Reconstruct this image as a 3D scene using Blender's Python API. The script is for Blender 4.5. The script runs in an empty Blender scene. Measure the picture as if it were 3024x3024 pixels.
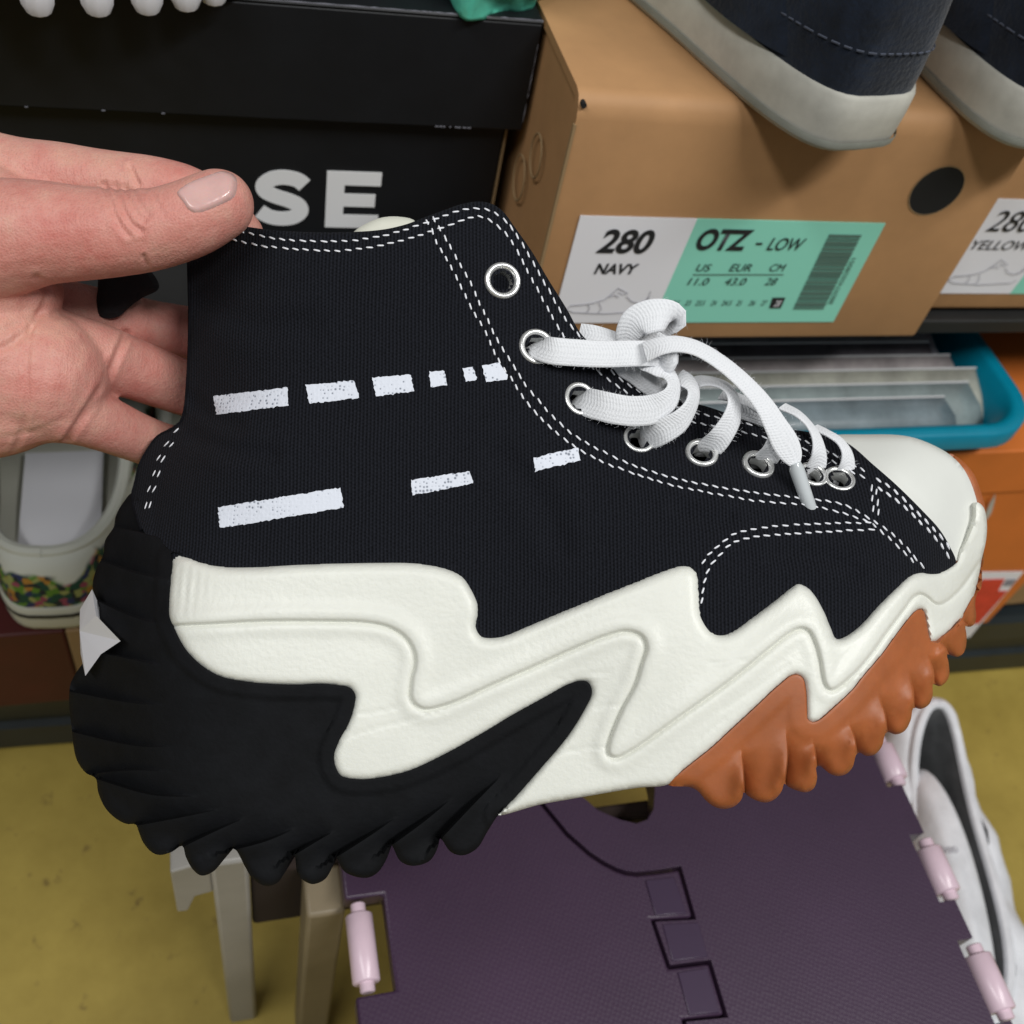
import bpy, bmesh, math, random
import numpy as np
from mathutils import Vector, Matrix
from mathutils.geometry import delaunay_2d_cdt, tessellate_polygon
from mathutils.bvhtree import BVHTree
random.seed(7); rng = np.random.default_rng(7)
S = bpy.context.scene
COL = S.collection

# ------------------------------------------------------------------ camera
FP = 3050.0                      # focal length in photograph pixels (photo is 3024 square)
CAMH = 0.71
v_ = np.array([-700, 2540, FP]); v_ /= np.linalg.norm(v_)
h_ = np.array([(FP*FP-2540*600)/700, -600, FP]); h_ /= np.linalg.norm(h_)
d_ = np.cross(h_, v_); d_ = d_ if d_[2] > 0 else -d_
R = np.array([h_, d_, -v_])      # world axes (along shelf, into shelf, up) in camera axes
CAMPOS = np.array([0, 0, CAMH])
cam = bpy.data.cameras.new('Camera'); camo = bpy.data.objects.new('Camera', cam); COL.objects.link(camo)
S.camera = camo
right, up, back = R @ np.array([1, 0, 0]), R @ np.array([0, -1, 0]), R @ np.array([0, 0, -1])
ROT = Matrix(((right[0], up[0], back[0]), (right[1], up[1], back[1]), (right[2], up[2], back[2])))
camo.matrix_world = Matrix.Translation(Vector(CAMPOS)) @ ROT.to_4x4()
cam.lens = 4.3; cam.sensor_width = 4.3*3024/FP; cam.clip_start = 0.01; cam.clip_end = 60
cam.dof.use_dof = True; cam.dof.focus_distance = 0.302; cam.dof.aperture_fstop = 1.9

# ------------------------------------------------------------------ light
W = bpy.data.worlds.new('World'); S.world = W; W.use_nodes = True
bg = W.node_tree.nodes['Background']; bg.inputs[0].default_value = (0.90, 0.97, 1.0, 1); bg.inputs[1].default_value = 0.15
def area(name, loc, tgt, sx, sy, power, col):
    l = bpy.data.lights.new(name, 'AREA'); l.shape = 'RECTANGLE'; l.size = sx; l.size_y = sy; l.energy = power; l.color = col
    o = bpy.data.objects.new(name, l); COL.objects.link(o); o.location = loc
    o.rotation_euler = (Vector(tgt)-Vector(loc)).to_track_quat('-Z', 'Y').to_euler()
area('ceiling_tube', (0.75, -0.55, 2.0), (0.2, 0.2, 0.4), 1.2, 0.16, 25.5, (1.0, 0.995, 0.97))
area('ceiling_tube', (-0.75, -0.35, 2.0), (0.1, 0.2, 0.4), 1.2, 0.16, 16, (1.0, 1.0, 0.98))
S.view_settings.view_transform = 'Standard'; S.view_settings.look = 'None'
S.view_settings.exposure = 0.0; S.view_settings.gamma = 1.0
S.render.engine = 'CYCLES'
S.cycles.max_bounces = 8

# ------------------------------------------------------------------ pixel -> place helpers
def ray(x, y): return R @ np.array([(x-1512)/FP, (y-1512)/FP, 1.0])
def onY(x, y, Y): r = ray(x, y); return CAMPOS + r*(Y/r[1])
def onZ(x, y, Z): r = ray(x, y); return CAMPOS + r*((Z-CAMH)/r[2])
def onX(x, y, X): r = ray(x, y); return CAMPOS + r*(X/r[0])

# ------------------------------------------------------------------ object helpers
def new(name, verts, faces, mat=None, parent=None, smooth=True, sharp=35, matidx=None):
    me = bpy.data.meshes.new(name)
    me.from_pydata([tuple(map(float, p)) for p in verts], [], [tuple(map(int, f)) for f in faces])
    if mat is not None:
        for m_ in (mat if isinstance(mat, (list, tuple)) else [mat]): me.materials.append(m_)
    if matidx is not None: me.polygons.foreach_set('material_index', np.asarray(matidx, dtype=np.int32))
    me.polygons.foreach_set('use_smooth', [smooth]*len(me.polygons))
    if smooth and sharp: me.set_sharp_from_angle(angle=math.radians(sharp))
    me.update()
    o = bpy.data.objects.new(name, me); COL.objects.link(o)
    if parent: o.parent = parent
    return o
def tag(o, label=None, cat=None, group=None, kind=None):
    if label: o['label'] = label
    if cat: o['category'] = cat
    if group: o['group'] = group
    if kind: o['kind'] = kind
    return o
def empty(name, loc, label, cat, group=None, rotz=0.0):
    o = bpy.data.objects.new(name, None); COL.objects.link(o); o.empty_display_size = .02
    o.location = loc; o.rotation_euler = (0, 0, rotz)
    return tag(o, label, cat, group)
class MB:
    def __init__(s): s.v = []; s.f = []
    def add(s, v, f):
        n = len(s.v); s.v += [tuple(p) for p in v]; s.f += [tuple(i+n for i in q) for q in f]; return s
    def box(s, a, b):
        x0, y0, z0 = a; x1, y1, z1 = b
        return s.add([(x0,y0,z0),(x1,y0,z0),(x1,y1,z0),(x0,y1,z0),(x0,y0,z1),(x1,y0,z1),(x1,y1,z1),(x0,y1,z1)],
                     [(0,3,2,1),(4,5,6,7),(0,1,5,4),(1,2,6,5),(2,3,7,6),(3,0,4,7)])
    def tube(s, pts, rad, n=10, cap=True):
        pts = [np.array(p, float) for p in pts]; rad = rad if hasattr(rad, '__len__') else [rad]*len(pts)
        rings = []; up0 = None
        for i, p in enumerate(pts):
            t = pts[min(i+1, len(pts)-1)]-pts[max(i-1, 0)]; t /= np.linalg.norm(t)+1e-12
            if up0 is None: up0 = np.cross(t, [0.3, 0.5, 0.8]); 
            a = up0 - t*(up0@t); a /= np.linalg.norm(a)+1e-12; up0 = a; b = np.cross(t, a)
            rings.append([p+rad[i]*(a*math.cos(2*math.pi*k/n)+b*math.sin(2*math.pi*k/n)) for k in range(n)])
        v = [q for r in rings for q in r]; f = []
        for i in range(len(rings)-1):
            for k in range(n):
                f.append((i*n+k, i*n+(k+1) % n, (i+1)*n+(k+1) % n, (i+1)*n+k))
        if cap: f.append(tuple(range(n))[::-1]); f.append(tuple((len(rings)-1)*n+k for k in range(n)))
        return s.add(v, f)
    def build(s, name, mat, parent=None, bevel=0, **k):
        o = new(name, s.v, s.f, mat, parent, **k)
        if bevel:
            m = o.modifiers.new('Bevel', 'BEVEL'); m.width = bevel; m.segments = 2; m.limit_method = 'ANGLE'; m.angle_limit = math.radians(40)
        return o

# ------------------------------------------------------------------ materials
def mat(name, col, rough=.5, metal=0., spec=.5, var=None, bump=None, sss=0., sssr=(1, .3, .15), ssss=.003, coat=0., sheen=0., trans=0., alpha=1., extra=None):
    """var=(scale, amount[, second colour]); bump=[(scale, strength, distance), ...] on object coordinates"""
    m = bpy.data.materials.new(name); m.use_nodes = True; nt = m.node_tree; N = nt.nodes; L = nt.links
    b = N['Principled BSDF']; b.inputs['Base Color'].default_value = (*col, 1); b.inputs['Roughness'].default_value = rough
    b.inputs['Metallic'].default_value = metal; b.inputs['Specular IOR Level'].default_value = spec
    b.inputs['Coat Weight'].default_value = coat; b.inputs['Sheen Weight'].default_value = sheen
    b.inputs['Transmission Weight'].default_value = trans; b.inputs['Alpha'].default_value = alpha
    if sss:
        b.inputs['Subsurface Weight'].default_value = sss; b.inputs['Subsurface Radius'].default_value = sssr; b.inputs['Subsurface Scale'].default_value = ssss
    tc = N.new('ShaderNodeTexCoord'); co = tc.outputs['Object']
    if var:
        n = N.new('ShaderNodeTexNoise'); n.inputs['Scale'].default_value = var[0]; n.inputs['Detail'].default_value = 5; n.inputs['Roughness'].default_value = .65
        L.new(co, n.inputs['Vector'])
        rmp = N.new('ShaderNodeValToRGB'); c2 = var[2] if len(var) > 2 else tuple(c*(1-var[1]) for c in col)
        c1 = col if len(var) > 2 else tuple(min(1, c*(1+var[1]*.6)) for c in col)
        rmp.color_ramp.elements[0].position = .32; rmp.color_ramp.elements[1].position = .68
        rmp.color_ramp.elements[0].color = (*c2, 1); rmp.color_ramp.elements[1].color = (*c1, 1)
        L.new(n.outputs['Fac'], rmp.inputs['Fac']); L.new(rmp.outputs['Color'], b.inputs['Base Color'])
    prev = None
    for (sc, st, di) in (bump or []):
        n = N.new('ShaderNodeTexNoise'); n.inputs['Scale'].default_value = sc; n.inputs['Detail'].default_value = 4
        L.new(co, n.inputs['Vector'])
        bp = N.new('ShaderNodeBump'); bp.inputs['Strength'].default_value = st; bp.inputs['Distance'].default_value = di
        L.new(n.outputs['Fac'], bp.inputs['Height'])
        if prev: L.new(prev.outputs['Normal'], bp.inputs['Normal'])
        prev = bp
    if prev: L.new(prev.outputs['Normal'], b.inputs['Normal'])
    if extra: extra(nt, b, co, prev)
    return m
def math_node(nt, op, a, b=None):
    n = nt.nodes.new('ShaderNodeMath'); n.operation = op
    for i, x in enumerate((a, b)):
        if x is None: continue
        if isinstance(x, (int, float)): n.inputs[i].default_value = x
        else: nt.links.new(x, n.inputs[i])
    return n.outputs[0]
def weave(px, py, cdark, clight, strength=.6, dist=.0003, ang=0.0):
    def f(nt, b, co, prev):
        N, L = nt.nodes, nt.links
        mp = N.new('ShaderNodeMapping'); L.new(co, mp.inputs['Vector']); mp.inputs['Rotation'].default_value = (0, 0, ang)
        # small warp so that the ribs wander
        nz = N.new('ShaderNodeTexNoise'); nz.inputs['Scale'].default_value = 45; L.new(co, nz.inputs['Vector'])
        s = N.new('ShaderNodeSeparateXYZ'); L.new(mp.outputs[0], s.inputs[0])
        wx = math_node(nt, 'ADD', s.outputs['X'], math_node(nt, 'MULTIPLY', nz.outputs['Fac'], px*1.2))
        ix = math_node(nt, 'FLOOR', math_node(nt, 'DIVIDE', wx, px))
        sx = math_node(nt, 'SINE', math_node(nt, 'MULTIPLY', wx, 2*math.pi/px))
        # brick-like offset of the crossings from rib to rib
        sy = math_node(nt, 'SINE', math_node(nt, 'ADD', math_node(nt, 'MULTIPLY', s.outputs['Y'], 2*math.pi/py), math_node(nt, 'MULTIPLY', ix, math.pi)))
        hgt = math_node(nt, 'ADD', math_node(nt, 'MULTIPLY', sx, .5), math_node(nt, 'MULTIPLY', sy, .20))
        n2 = N.new('ShaderNodeTexNoise'); n2.inputs['Scale'].default_value = 1500; n2.inputs['Detail'].default_value = 2; L.new(co, n2.inputs['Vector'])
        hh = math_node(nt, 'ADD', hgt, math_node(nt, 'MULTIPLY', n2.outputs['Fac'], 1.2))
        bp = N.new('ShaderNodeBump'); bp.inputs['Strength'].default_value = strength; bp.inputs['Distance'].default_value = dist
        L.new(hh, bp.inputs['Height'])
        if prev: L.new(prev.outputs['Normal'], bp.inputs['Normal'])
        L.new(bp.outputs['Normal'], b.inputs['Normal'])
        r = N.new('ShaderNodeValToRGB'); r.color_ramp.elements[0].position = .25; r.color_ramp.elements[1].position = 1.0
        r.color_ramp.elements[0].color = (*cdark, 1); r.color_ramp.elements[1].color = (*clight, 1)
        L.new(math_node(nt, 'MULTIPLY', math_node(nt, 'ADD', hh, .9), .42), r.inputs['Fac']); L.new(r.outputs['Color'], b.inputs['Base Color'])
    return f
M = {}
M['canvas'] = mat('black_canvas', (.01, .01, .014), .9, spec=.10, sheen=.02, extra=weave(.00106, .0011, (.0008, .0009, .0015), (.0135, .0148, .0205), .6, .00025))
M['heel_canvas'] = mat('black_heel_canvas', (.005, .005, .007), .9, spec=.1, bump=[(900, .4, .0003)], var=(400, .4))
M['thread'] = mat('white_thread', (.78, .79, .84), .6, bump=[(3000, .5, .0002)])
M['foam'] = mat('white_foam', (.70, .705, .65), .42, spec=.45, bump=[(650, .30, .0005), (130, .05, .001)], var=(35, .045), sss=.1, sssr=(1, .95, .8), ssss=.002)
M['toecap'] = mat('white_rubber', (.69, .70, .665), .38, spec=.4, bump=[(300, .05, .0004)], var=(22, .03))
M['black_rubber'] = mat('black_rubber', (.0042, .0046, .0058), .78, spec=.16, bump=[(700, .35, .0004)], var=(120, .3))
M['gum'] = mat('brown_gum_rubber', (.34, .10, .030), .48, spec=.4, bump=[(800, .12, .0003)], var=(60, .18), sss=.15, sssr=(1, .4, .15), ssss=.002)
M['print'] = None
M['steel'] = mat('polished_steel', (.90, .90, .89), .27, .75, spec=.8)
M['steel_in'] = mat('steel_barrel', (.62, .63, .62), .32, .75, spec=.8)
M['lining'] = mat('cream_lining', (.62, .62, .54), .7, bump=[(300, .2, .0005)])
def lace_extra(nt, b, co, prev):
    N, L = nt.nodes, nt.links
    uv = N.new('ShaderNodeUVMap'); uv.uv_map = 'UVMap'; sp_ = N.new('ShaderNodeSeparateXYZ'); L.new(uv.outputs[0], sp_.inputs[0])
    av = math_node(nt, 'ABSOLUTE', sp_.outputs['Y'])
    k1 = math_node(nt, 'SINE', math_node(nt, 'MULTIPLY', math_node(nt, 'ADD', sp_.outputs['X'], math_node(nt, 'MULTIPLY', av, 1.6)), 2*math.pi))
    k2 = math_node(nt, 'SINE', math_node(nt, 'MULTIPLY', sp_.outputs['Y'], 2*math.pi*3.5))
    n = N.new('ShaderNodeTexNoise'); n.inputs['Scale'].default_value = 2400; n.inputs['Detail'].default_value = 3; L.new(co, n.inputs['Vector'])
    hsum = math_node(nt, 'ADD', math_node(nt, 'ADD', math_node(nt, 'MULTIPLY', k1, .26), math_node(nt, 'MULTIPLY', k2, .15)), math_node(nt, 'MULTIPLY', n.outputs['Fac'], 1.3))
    bp = N.new('ShaderNodeBump'); bp.inputs['Strength'].default_value = .5; bp.inputs['Distance'].default_value = .00028
    L.new(hsum, bp.inputs['Height']); L.new(bp.outputs['Normal'], b.inputs['Normal'])
    rp = N.new('ShaderNodeValToRGB'); rp.color_ramp.elements[0].position = .0; rp.color_ramp.elements[1].position = .75
    rp.color_ramp.elements[0].color = (.54, .56, .59, 1); rp.color_ramp.elements[1].color = (.73, .74, .77, 1)
    L.new(math_node(nt, 'MULTIPLY', math_node(nt, 'ADD', hsum, .6), .6), rp.inputs['Fac']); L.new(rp.outputs['Color'], b.inputs['Base Color'])
M['lace'] = mat('white_cotton_lace', (.78, .79, .82), .9, spec=.1, sheen=.25, extra=lace_extra)
M['aglet'] = mat('clear_plastic_tip', (.52, .55, .57), .1, spec=.8, coat=.8)
M['star'] = mat('white_star', (.80, .80, .84), .4)
def print_extra(nt, b, co, prev):
    N, L = nt.nodes, nt.links
    vo = N.new('ShaderNodeTexVoronoi'); vo.inputs['Scale'].default_value = 850; vo.inputs['Randomness'].default_value = .55; L.new(co, vo.inputs['Vector'])
    nz = N.new('ShaderNodeTexNoise'); nz.inputs['Scale'].default_value = 130; L.new(co, nz.inputs['Vector'])
    # bare pin-holes where the print misses the weave, more in some areas
    k = math_node(nt, 'SUBTRACT', vo.outputs['Distance'], math_node(nt, 'MULTIPLY', math_node(nt, 'SUBTRACT', nz.outputs['Fac'], .40), .9))
    r = N.new('ShaderNodeValToRGB'); r.color_ramp.elements[0].position = .0; r.color_ramp.elements[1].position = .22
    r.color_ramp.elements[0].color = (.20, .22, .27, 1); r.color_ramp.elements[1].color = (.64, .67, .75, 1)
    L.new(k, r.inputs['Fac']); L.new(r.outputs['Color'], b.inputs['Base Color'])
    bp = N.new('ShaderNodeBump'); bp.inputs['Strength'].default_value = .4; bp.inputs['Distance'].default_value = .0003
    L.new(vo.outputs['Distance'], bp.inputs['Height']); L.new(bp.outputs['Normal'], b.inputs['Normal'])
M['print'] = mat('white_screen_print', (.75, .78, .86), .7, extra=print_extra)
def skin_extra(nt, b, co, prev):
    N, L = nt.nodes, nt.links
    def noise(sc, det, ro=.6):
        n = N.new('ShaderNodeTexNoise'); n.inputs['Scale'].default_value = sc; n.inputs['Detail'].default_value = det; n.inputs['Roughness'].default_value = ro; L.new(co, n.inputs['Vector']); return n.outputs['Fac']
    r = N.new('ShaderNodeValToRGB'); e = r.color_ramp.elements
    e[0].position = .28; e[0].color = (.50, .150, .125, 1); e[1].position = .74; e[1].color = (.62, .375, .285, 1)
    x = r.color_ramp.elements.new(.5); x.color = (.58, .26, .215, 1)
    L.new(math_node(nt, 'ADD', math_node(nt, 'MULTIPLY', noise(32, 4), .65), math_node(nt, 'MULTIPLY', noise(230, 5), .35)), r.inputs['Fac'])
    # fine mottling and pores
    vo = N.new('ShaderNodeTexVoronoi'); vo.inputs['Scale'].default_value = 1500; L.new(co, vo.inputs['Vector'])
    mx = N.new('ShaderNodeMixRGB'); mx.blend_type = 'MULTIPLY'; mx.inputs['Fac'].default_value = .22; L.new(r.outputs['Color'], mx.inputs['Color1'])
    r2 = N.new('ShaderNodeValToRGB'); r2.color_ramp.elements[0].color = (.45, .35, .33, 1); r2.color_ramp.elements[0].position = .05; r2.color_ramp.elements[1].position = .5; L.new(vo.outputs['Distance'], r2.inputs['Fac']); L.new(r2.outputs['Color'], mx.inputs['Color2'])
    L.new(mx.outputs['Color'], b.inputs['Base Color'])
    # skin lines: two stretched directions plus cells
    hs = math_node(nt, 'MULTIPLY', vo.outputs['Distance'], .7)
    for rot, sc in ((.25, (1400, 260, 500)), (1.9, (1100, 240, 500))):
        mp = N.new('ShaderNodeMapping'); mp.inputs['Scale'].default_value = sc; mp.inputs['Rotation'].default_value = (0, 0, rot); L.new(co, mp.inputs['Vector'])
        n2 = N.new('ShaderNodeTexNoise'); n2.inputs['Scale'].default_value = 1; n2.inputs['Detail'].default_value = 4; L.new(mp.outputs[0], n2.inputs['Vector']); hs = math_node(nt, 'ADD', hs, n2.outputs['Fac'])
    hs = math_node(nt, 'ADD', hs, math_node(nt, 'MULTIPLY', noise(170, 3), 1.5))
    bp = N.new('ShaderNodeBump'); bp.inputs['Strength'].default_value = .33; bp.inputs['Distance'].default_value = .0005
    L.new(hs, bp.inputs['Height']); L.new(bp.outputs['Normal'], b.inputs['Normal'])
M['skin'] = mat('skin', (.6, .27, .2), .5, spec=.35, sss=.12, sssr=(1, .35, .2), ssss=.003, extra=skin_extra)
M['nail'] = mat('nail', (.62, .385, .36), .16, spec=.5, sss=.2, ssss=.002, bump=[(150, .05, .0003)], var=(60, .12))
M['kraft'] = mat('brown_cardboard', (.455, .25, .115), .6, spec=.3, bump=[(600, .10, .0003), (25, .12, .002)], var=(14, .13))
M['kraft_edge'] = mat('cardboard_edge', (.30, .20, .10), .8)
M['black_card'] = mat('black_cardboard', (.0065, .0075, .0095), .5, spec=.35, bump=[(500, .06, .0003)], var=(25, .25))
M['scuff'] = mat('scuffed_edge', (.16, .16, .19), .8)
M['ink_grey'] = mat('grey_print', (.76, .77, .79), .6)
M['paper'] = mat('white_paper', (.80, .80, .85), .5, spec=.4)
M['mint'] = mat('mint_paper', (.26, .69, .55), .42, spec=.5)
M['ink'] = mat('black_ink', (.012, .013, .016), .6)
M['ink_soft'] = mat('grey_ink', (.25, .25, .30), .6)
M['bars'] = mat('barcode_ink', (.09, .17, .14), .6)
M['hole'] = mat('hole_shade', (.006, .006, .006), .9)  # near-black colour standing for the shade inside the box holes
M['navy'] = mat('navy_suede', (.008, .013, .025), .95, spec=.12, sheen=.25, bump=[(500, .7, .0008)], var=(55, .55))
M['dark_thread'] = mat('dark_thread', (.06, .07, .10), .8)
M['offwhite'] = mat('dirty_white_rubber', (.50, .49, .44), .55, var=(30, .22), bump=[(200, .1, .0004)])
M['greysole'] = mat('grey_rubber', (.24, .25, .22), .6, var=(40, .2))
M['dark'] = mat('dark_shelf', (.012, .012, .012), .6, var=(20, .3))
M['rail'] = mat('dark_steel_rail', (.014, .020, .023), .42, spec=.5, var=(15, .3))
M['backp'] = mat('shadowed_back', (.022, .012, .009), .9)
M['teal'] = mat('teal_plastic', (.0, .19, .29), .35, spec=.5, var=(40, .08))
M['orange'] = mat('orange_cardboard', (.62, .165, .03), .5, var=(20, .08))
M['red'] = mat('red_label', (.66, .045, .03), .45, var=(90, .2))
M['maroon'] = mat('maroon_cardboard', (.065, .006, .005), .55, var=(30, .2))
M['tan'] = mat('tan_cardboard', (.30, .19, .09), .7, var=(25, .15))
M['cream'] = mat('cream_plastic', (.22, .175, .11), .5, var=(30, .1))
M['white_plastic'] = mat('white_plastic', (.34, .325, .30), .4, var=(30, .08))
M['pink'] = mat('pale_pink_plastic', (.66, .50, .58), .3, spec=.5, var=(80, .05))
M['white_shoe'] = mat('white_leather', (.72, .73, .77), .5, bump=[(60, .4, .002)], var=(45, .12))
M['black_soft'] = mat('black_fabric', (.01, .01, .012), .9, bump=[(600, .5, .0005)])
M['greyin'] = mat('grey_lining', (.19, .195, .20), .9, bump=[(150, .4, .001)], var=(30, .4))
M['cream_cloth'] = mat('cream_canvas', (.58, .58, .50), .8, bump=[(700, .3, .0004)])
M['mintbag'] = mat('mint_plastic_bag', (.10, .52, .38), .25, spec=.6, bump=[(60, .5, .002)], var=(40, .25))
def dimple(nt, b, co, prev):
    N, L = nt.nodes, nt.links
    mp = N.new('ShaderNodeMapping'); mp.inputs['Rotation'].default_value = (0, 0, .55); L.new(co, mp.inputs['Vector'])
    vo = N.new('ShaderNodeTexVoronoi'); vo.inputs['Scale'].default_value = 520; vo.inputs['Randomness'].default_value = .35; L.new(mp.outputs[0], vo.inputs['Vector'])
    bp = N.new('ShaderNodeBump'); bp.inputs['Strength'].default_value = .28; bp.inputs['Distance'].default_value = .0003
    L.new(vo.outputs['Distance'], bp.inputs['Height']); L.new(bp.outputs['Normal'], b.inputs['Normal'])
M['purple'] = mat('purple_plastic', (.047, .024, .052), .38, spec=.5, var=(8, .15), extra=dimple)
M['purple_smooth'] = mat('purple_plastic_smooth', (.047, .027, .058), .33, spec=.5, var=(8, .12))
def floor_extra(nt, b, co, prev):
    N, L = nt.nodes, nt.links
    def noise(sc, det=5): 
        n = N.new('ShaderNodeTexNoise'); n.inputs['Scale'].default_value = sc; n.inputs['Detail'].default_value = det; n.inputs['Roughness'].default_value = .7; L.new(co, n.inputs['Vector']); return n.outputs['Fac']
    r = N.new('ShaderNodeValToRGB'); e = r.color_ramp.elements
    e[0].position = .3; e[0].color = (.27, .195, .036, 1); e[1].position = .7; e[1].color = (.42, .315, .070, 1)
    L.new(noise(9, 8), r.inputs['Fac'])
    r2 = N.new('ShaderNodeValToRGB'); r2.color_ramp.elements[0].position = .63; r2.color_ramp.elements[1].position = .76
    L.new(noise(52, 3), r2.inputs['Fac'])
    mx = N.new('ShaderNodeMixRGB'); mx.inputs['Color2'].default_value = (.085, .045, .02, 1)
    L.new(math_node(nt, 'MULTIPLY', r2.outputs['Color'], .8), mx.inputs['Fac']); L.new(r.outputs['Color'], mx.inputs['Color1'])
    L.new(mx.outputs['Color'], b.inputs['Base Color'])
M['floor'] = mat('olive_yellow_floor', (.30, .22, .055), .45, spec=.4, bump=[(90, .1, .001)], extra=floor_extra)
def floral_extra(nt, b, co, prev):
    N, L = nt.nodes, nt.links
    s = N.new('ShaderNodeSeparateXYZ'); L.new(co, s.inputs[0])
    vo = N.new('ShaderNodeTexVoronoi'); vo.inputs['Scale'].default_value = 300; L.new(co, vo.inputs['Vector'])
    c = N.new('ShaderNodeSeparateXYZ'); L.new(vo.outputs['Color'], c.inputs[0])
    r = N.new('ShaderNodeValToRGB'); r.color_ramp.interpolation = 'CONSTANT'; e = r.color_ramp.elements
    e[0].position = 0; e[0].color = (.01, .06, .035, 1); e[1].position = .30; e[1].color = (.02, .03, .10, 1)
    for p, cl in ((.42, (.10, .22, .02)), (.55, (.30, .06, .10)), (.66, (.42, .20, .03)), (.76, (.015, .02, .02)), (.88, (.30, .32, .10))):
        x = e.new(p); x.color = (*cl, 1)
    L.new(c.outputs[0], r.inputs['Fac'])
    n = N.new('ShaderNodeTexNoise'); n.inputs['Scale'].default_value = 60; L.new(co, n.inputs['Vector'])
    zz = math_node(nt, 'ADD', s.outputs['Z'], math_node(nt, 'MULTIPLY', math_node(nt, 'SUBTRACT', n.outputs['Fac'], .5), .035))
    mk = N.new('ShaderNodeMapRange'); mk.inputs['From Min'].default_value = .041; mk.inputs['From Max'].default_value = .045; L.new(zz, mk.inputs['Value'])
    mx = N.new('ShaderNodeMixRGB'); mx.inputs['Color2'].default_value = (.62, .63, .56, 1)
    L.new(mk.outputs[0], mx.inputs['Fac']); L.new(r.outputs['Color'], mx.inputs['Color1']); L.new(mx.outputs['Color'], b.inputs['Base Color'])
M['floral'] = mat('floral_canvas', (.5, .5, .45), .8, bump=[(700, .3, .0004)], extra=floral_extra)

# ================================================================== SETTING: floor, shelf
fl = MB().box((-1.6, -1.4, -.02), (2.2, 1.2, 0)).build('floor', M['floor'], smooth=False); tag(fl, kind='structure')
shelf = empty('shelf_unit', (.2, .37, 0), 'dark metal shelving unit holding shoe boxes', 'shelf')
def sh(name, a, b, m, bev=0.0):
    o = shelf.location; return MB().box([a[i]-o[i] for i in range(3)], [b[i]-o[i] for i in range(3)]).build(name, m, shelf, bevel=bev, smooth=False)
sh('back_panel', (-.9, .86, .0), (1.3, .88, 1.6), M['backp'])
sh('shelf_board', (-.9, .376, .375), (1.3, .855, .384), M['dark'], .001)
sh('shelf_board', (-.9, .365, .086), (1.3, .855, .098), M['dark'], .001)
sh('upright', (-.62, .372, .0), (-.58, .41, 1.6), M['rail'], .001)
sh('upright', (1.2, .372, .0), (1.24, .41, 1.6), M['rail'], .001)
def rail():
    p, q = np.array([-.162, .374]), np.array([.68, .350]); d = (q-p)/np.linalg.norm(q-p); n = np.array([-d[1], d[0]])
    a, b = p-d*.9, q+d*.9; prof = [(0, 0.004), (0, .030), (.004, .034), (.004, .052), (0, .056), (0, .082), (.004, .087), (.02, .087), (.02, .004)]
    v = []; 
    for e in (a, b):
        for (k, z) in prof: v.append((e[0]+n[0]*k-.2, e[1]+n[1]*k-.37, z))
    m = len(prof); f = [(i, (i+1) % m, m+(i+1) % m, m+i) for i in range(m)] + [tuple(range(m))[::-1], tuple(range(m, 2*m))]
    new('bottom_rail', v, f, M['rail'], shelf, smooth=False)
rail()

# ================================================================== BOXES
def panel(o, name, pts, thick, m, parent, normal=(0, -1, 0)):
    pass
def face_mesh(name, poly, Y, m, parent, off, lift=.0006, thick=.0004):
    """flat printed/paper shape on a vertical plane facing the viewer; poly in world (x,z)"""
    n = len(poly); v = [(p[0]-off[0], Y-lift-off[1], p[1]-off[2]) for p in poly]+[(p[0]-off[0], Y-lift+thick-off[1], p[1]-off[2]) for p in poly]
    tr = tessellate_polygon([[Vector((p[0], p[1], 0)) for p in poly]])
    f = [tuple(t) for t in tr]+[tuple(n+i for i in t[::-1]) for t in tr]+[(i, n+i, n+(i+1) % n, (i+1) % n) for i in range(n)]
    o = new(name, v, f, m, parent, smooth=False)
    bm = bmesh.new(); bm.from_mesh(o.data); bmesh.ops.recalc_face_normals(bm, faces=bm.faces); bm.to_mesh(o.data); bm.free()
    return o
def text(name, s, x, z, size, Y, m, parent, off, shear=0., bold=0., sx=1., align='LEFT', lift=.0011):
    c = bpy.data.curves.new(name, 'FONT'); c.body = s; c.size = size; c.shear = shear; c.offset = bold; c.align_x = align; c.fill_mode = 'FRONT'; c.resolution_u = 5
    t = bpy.data.objects.new('tmp', c); COL.objects.link(t)
    dg = bpy.context.evaluated_depsgraph_get(); me = bpy.data.meshes.new_from_object(t.evaluated_get(dg))
    bpy.data.objects.remove(t); 
    me.transform(Matrix.Translation((x-off[0], Y-lift-off[1], z-off[2])) @ Matrix.Rotation(math.radians(90), 4, 'X') @ Matrix.Diagonal((sx, 1, 1, 1)))
    me.materials.clear(); me.materials.append(m)
    o = bpy.data.objects.new(name, me); COL.objects.link(o); o.parent = parent; return o

# --- brown shoe box with NAVY label
def kraft_box(x0, x1, z0, z1, Y, depth, label):
    off = (x0, Y, z0); b = empty('shoe_box', off, label, 'shoe box', 'brown cardboard shoe boxes')
    w, hh = x1-x0, z1-z0
    MB().box((.002, .002, 0), (w-.002, depth, hh-.004)).build('body', M['kraft'], b, bevel=.0015)
    # lid top with a rolled front edge
    prof = [(-.0012, hh-.055)]  # front flap hangs over the body
    v = []; pr = [(0, .001), (-.0008, .003), (-.0008, hh-.010), (.0004, hh-.005), (.003, hh-.0012), (.007, hh), (depth, hh), (depth, hh-.004), (.0065, hh-.004), (.0016, hh-.010), (.0016, .001)]
    for x in (0, w): v += [(x, p[0], p[1]) for p in pr]
    m = len(pr); f = [(i, m+i, m+(i+1) % m, (i+1) % m) for i in range(m)]+[tuple(range(m)), tuple(range(m, 2*m))[::-1]]
    new('lid', v, f, M['kraft'], b, sharp=50)
    return b, off
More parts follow.
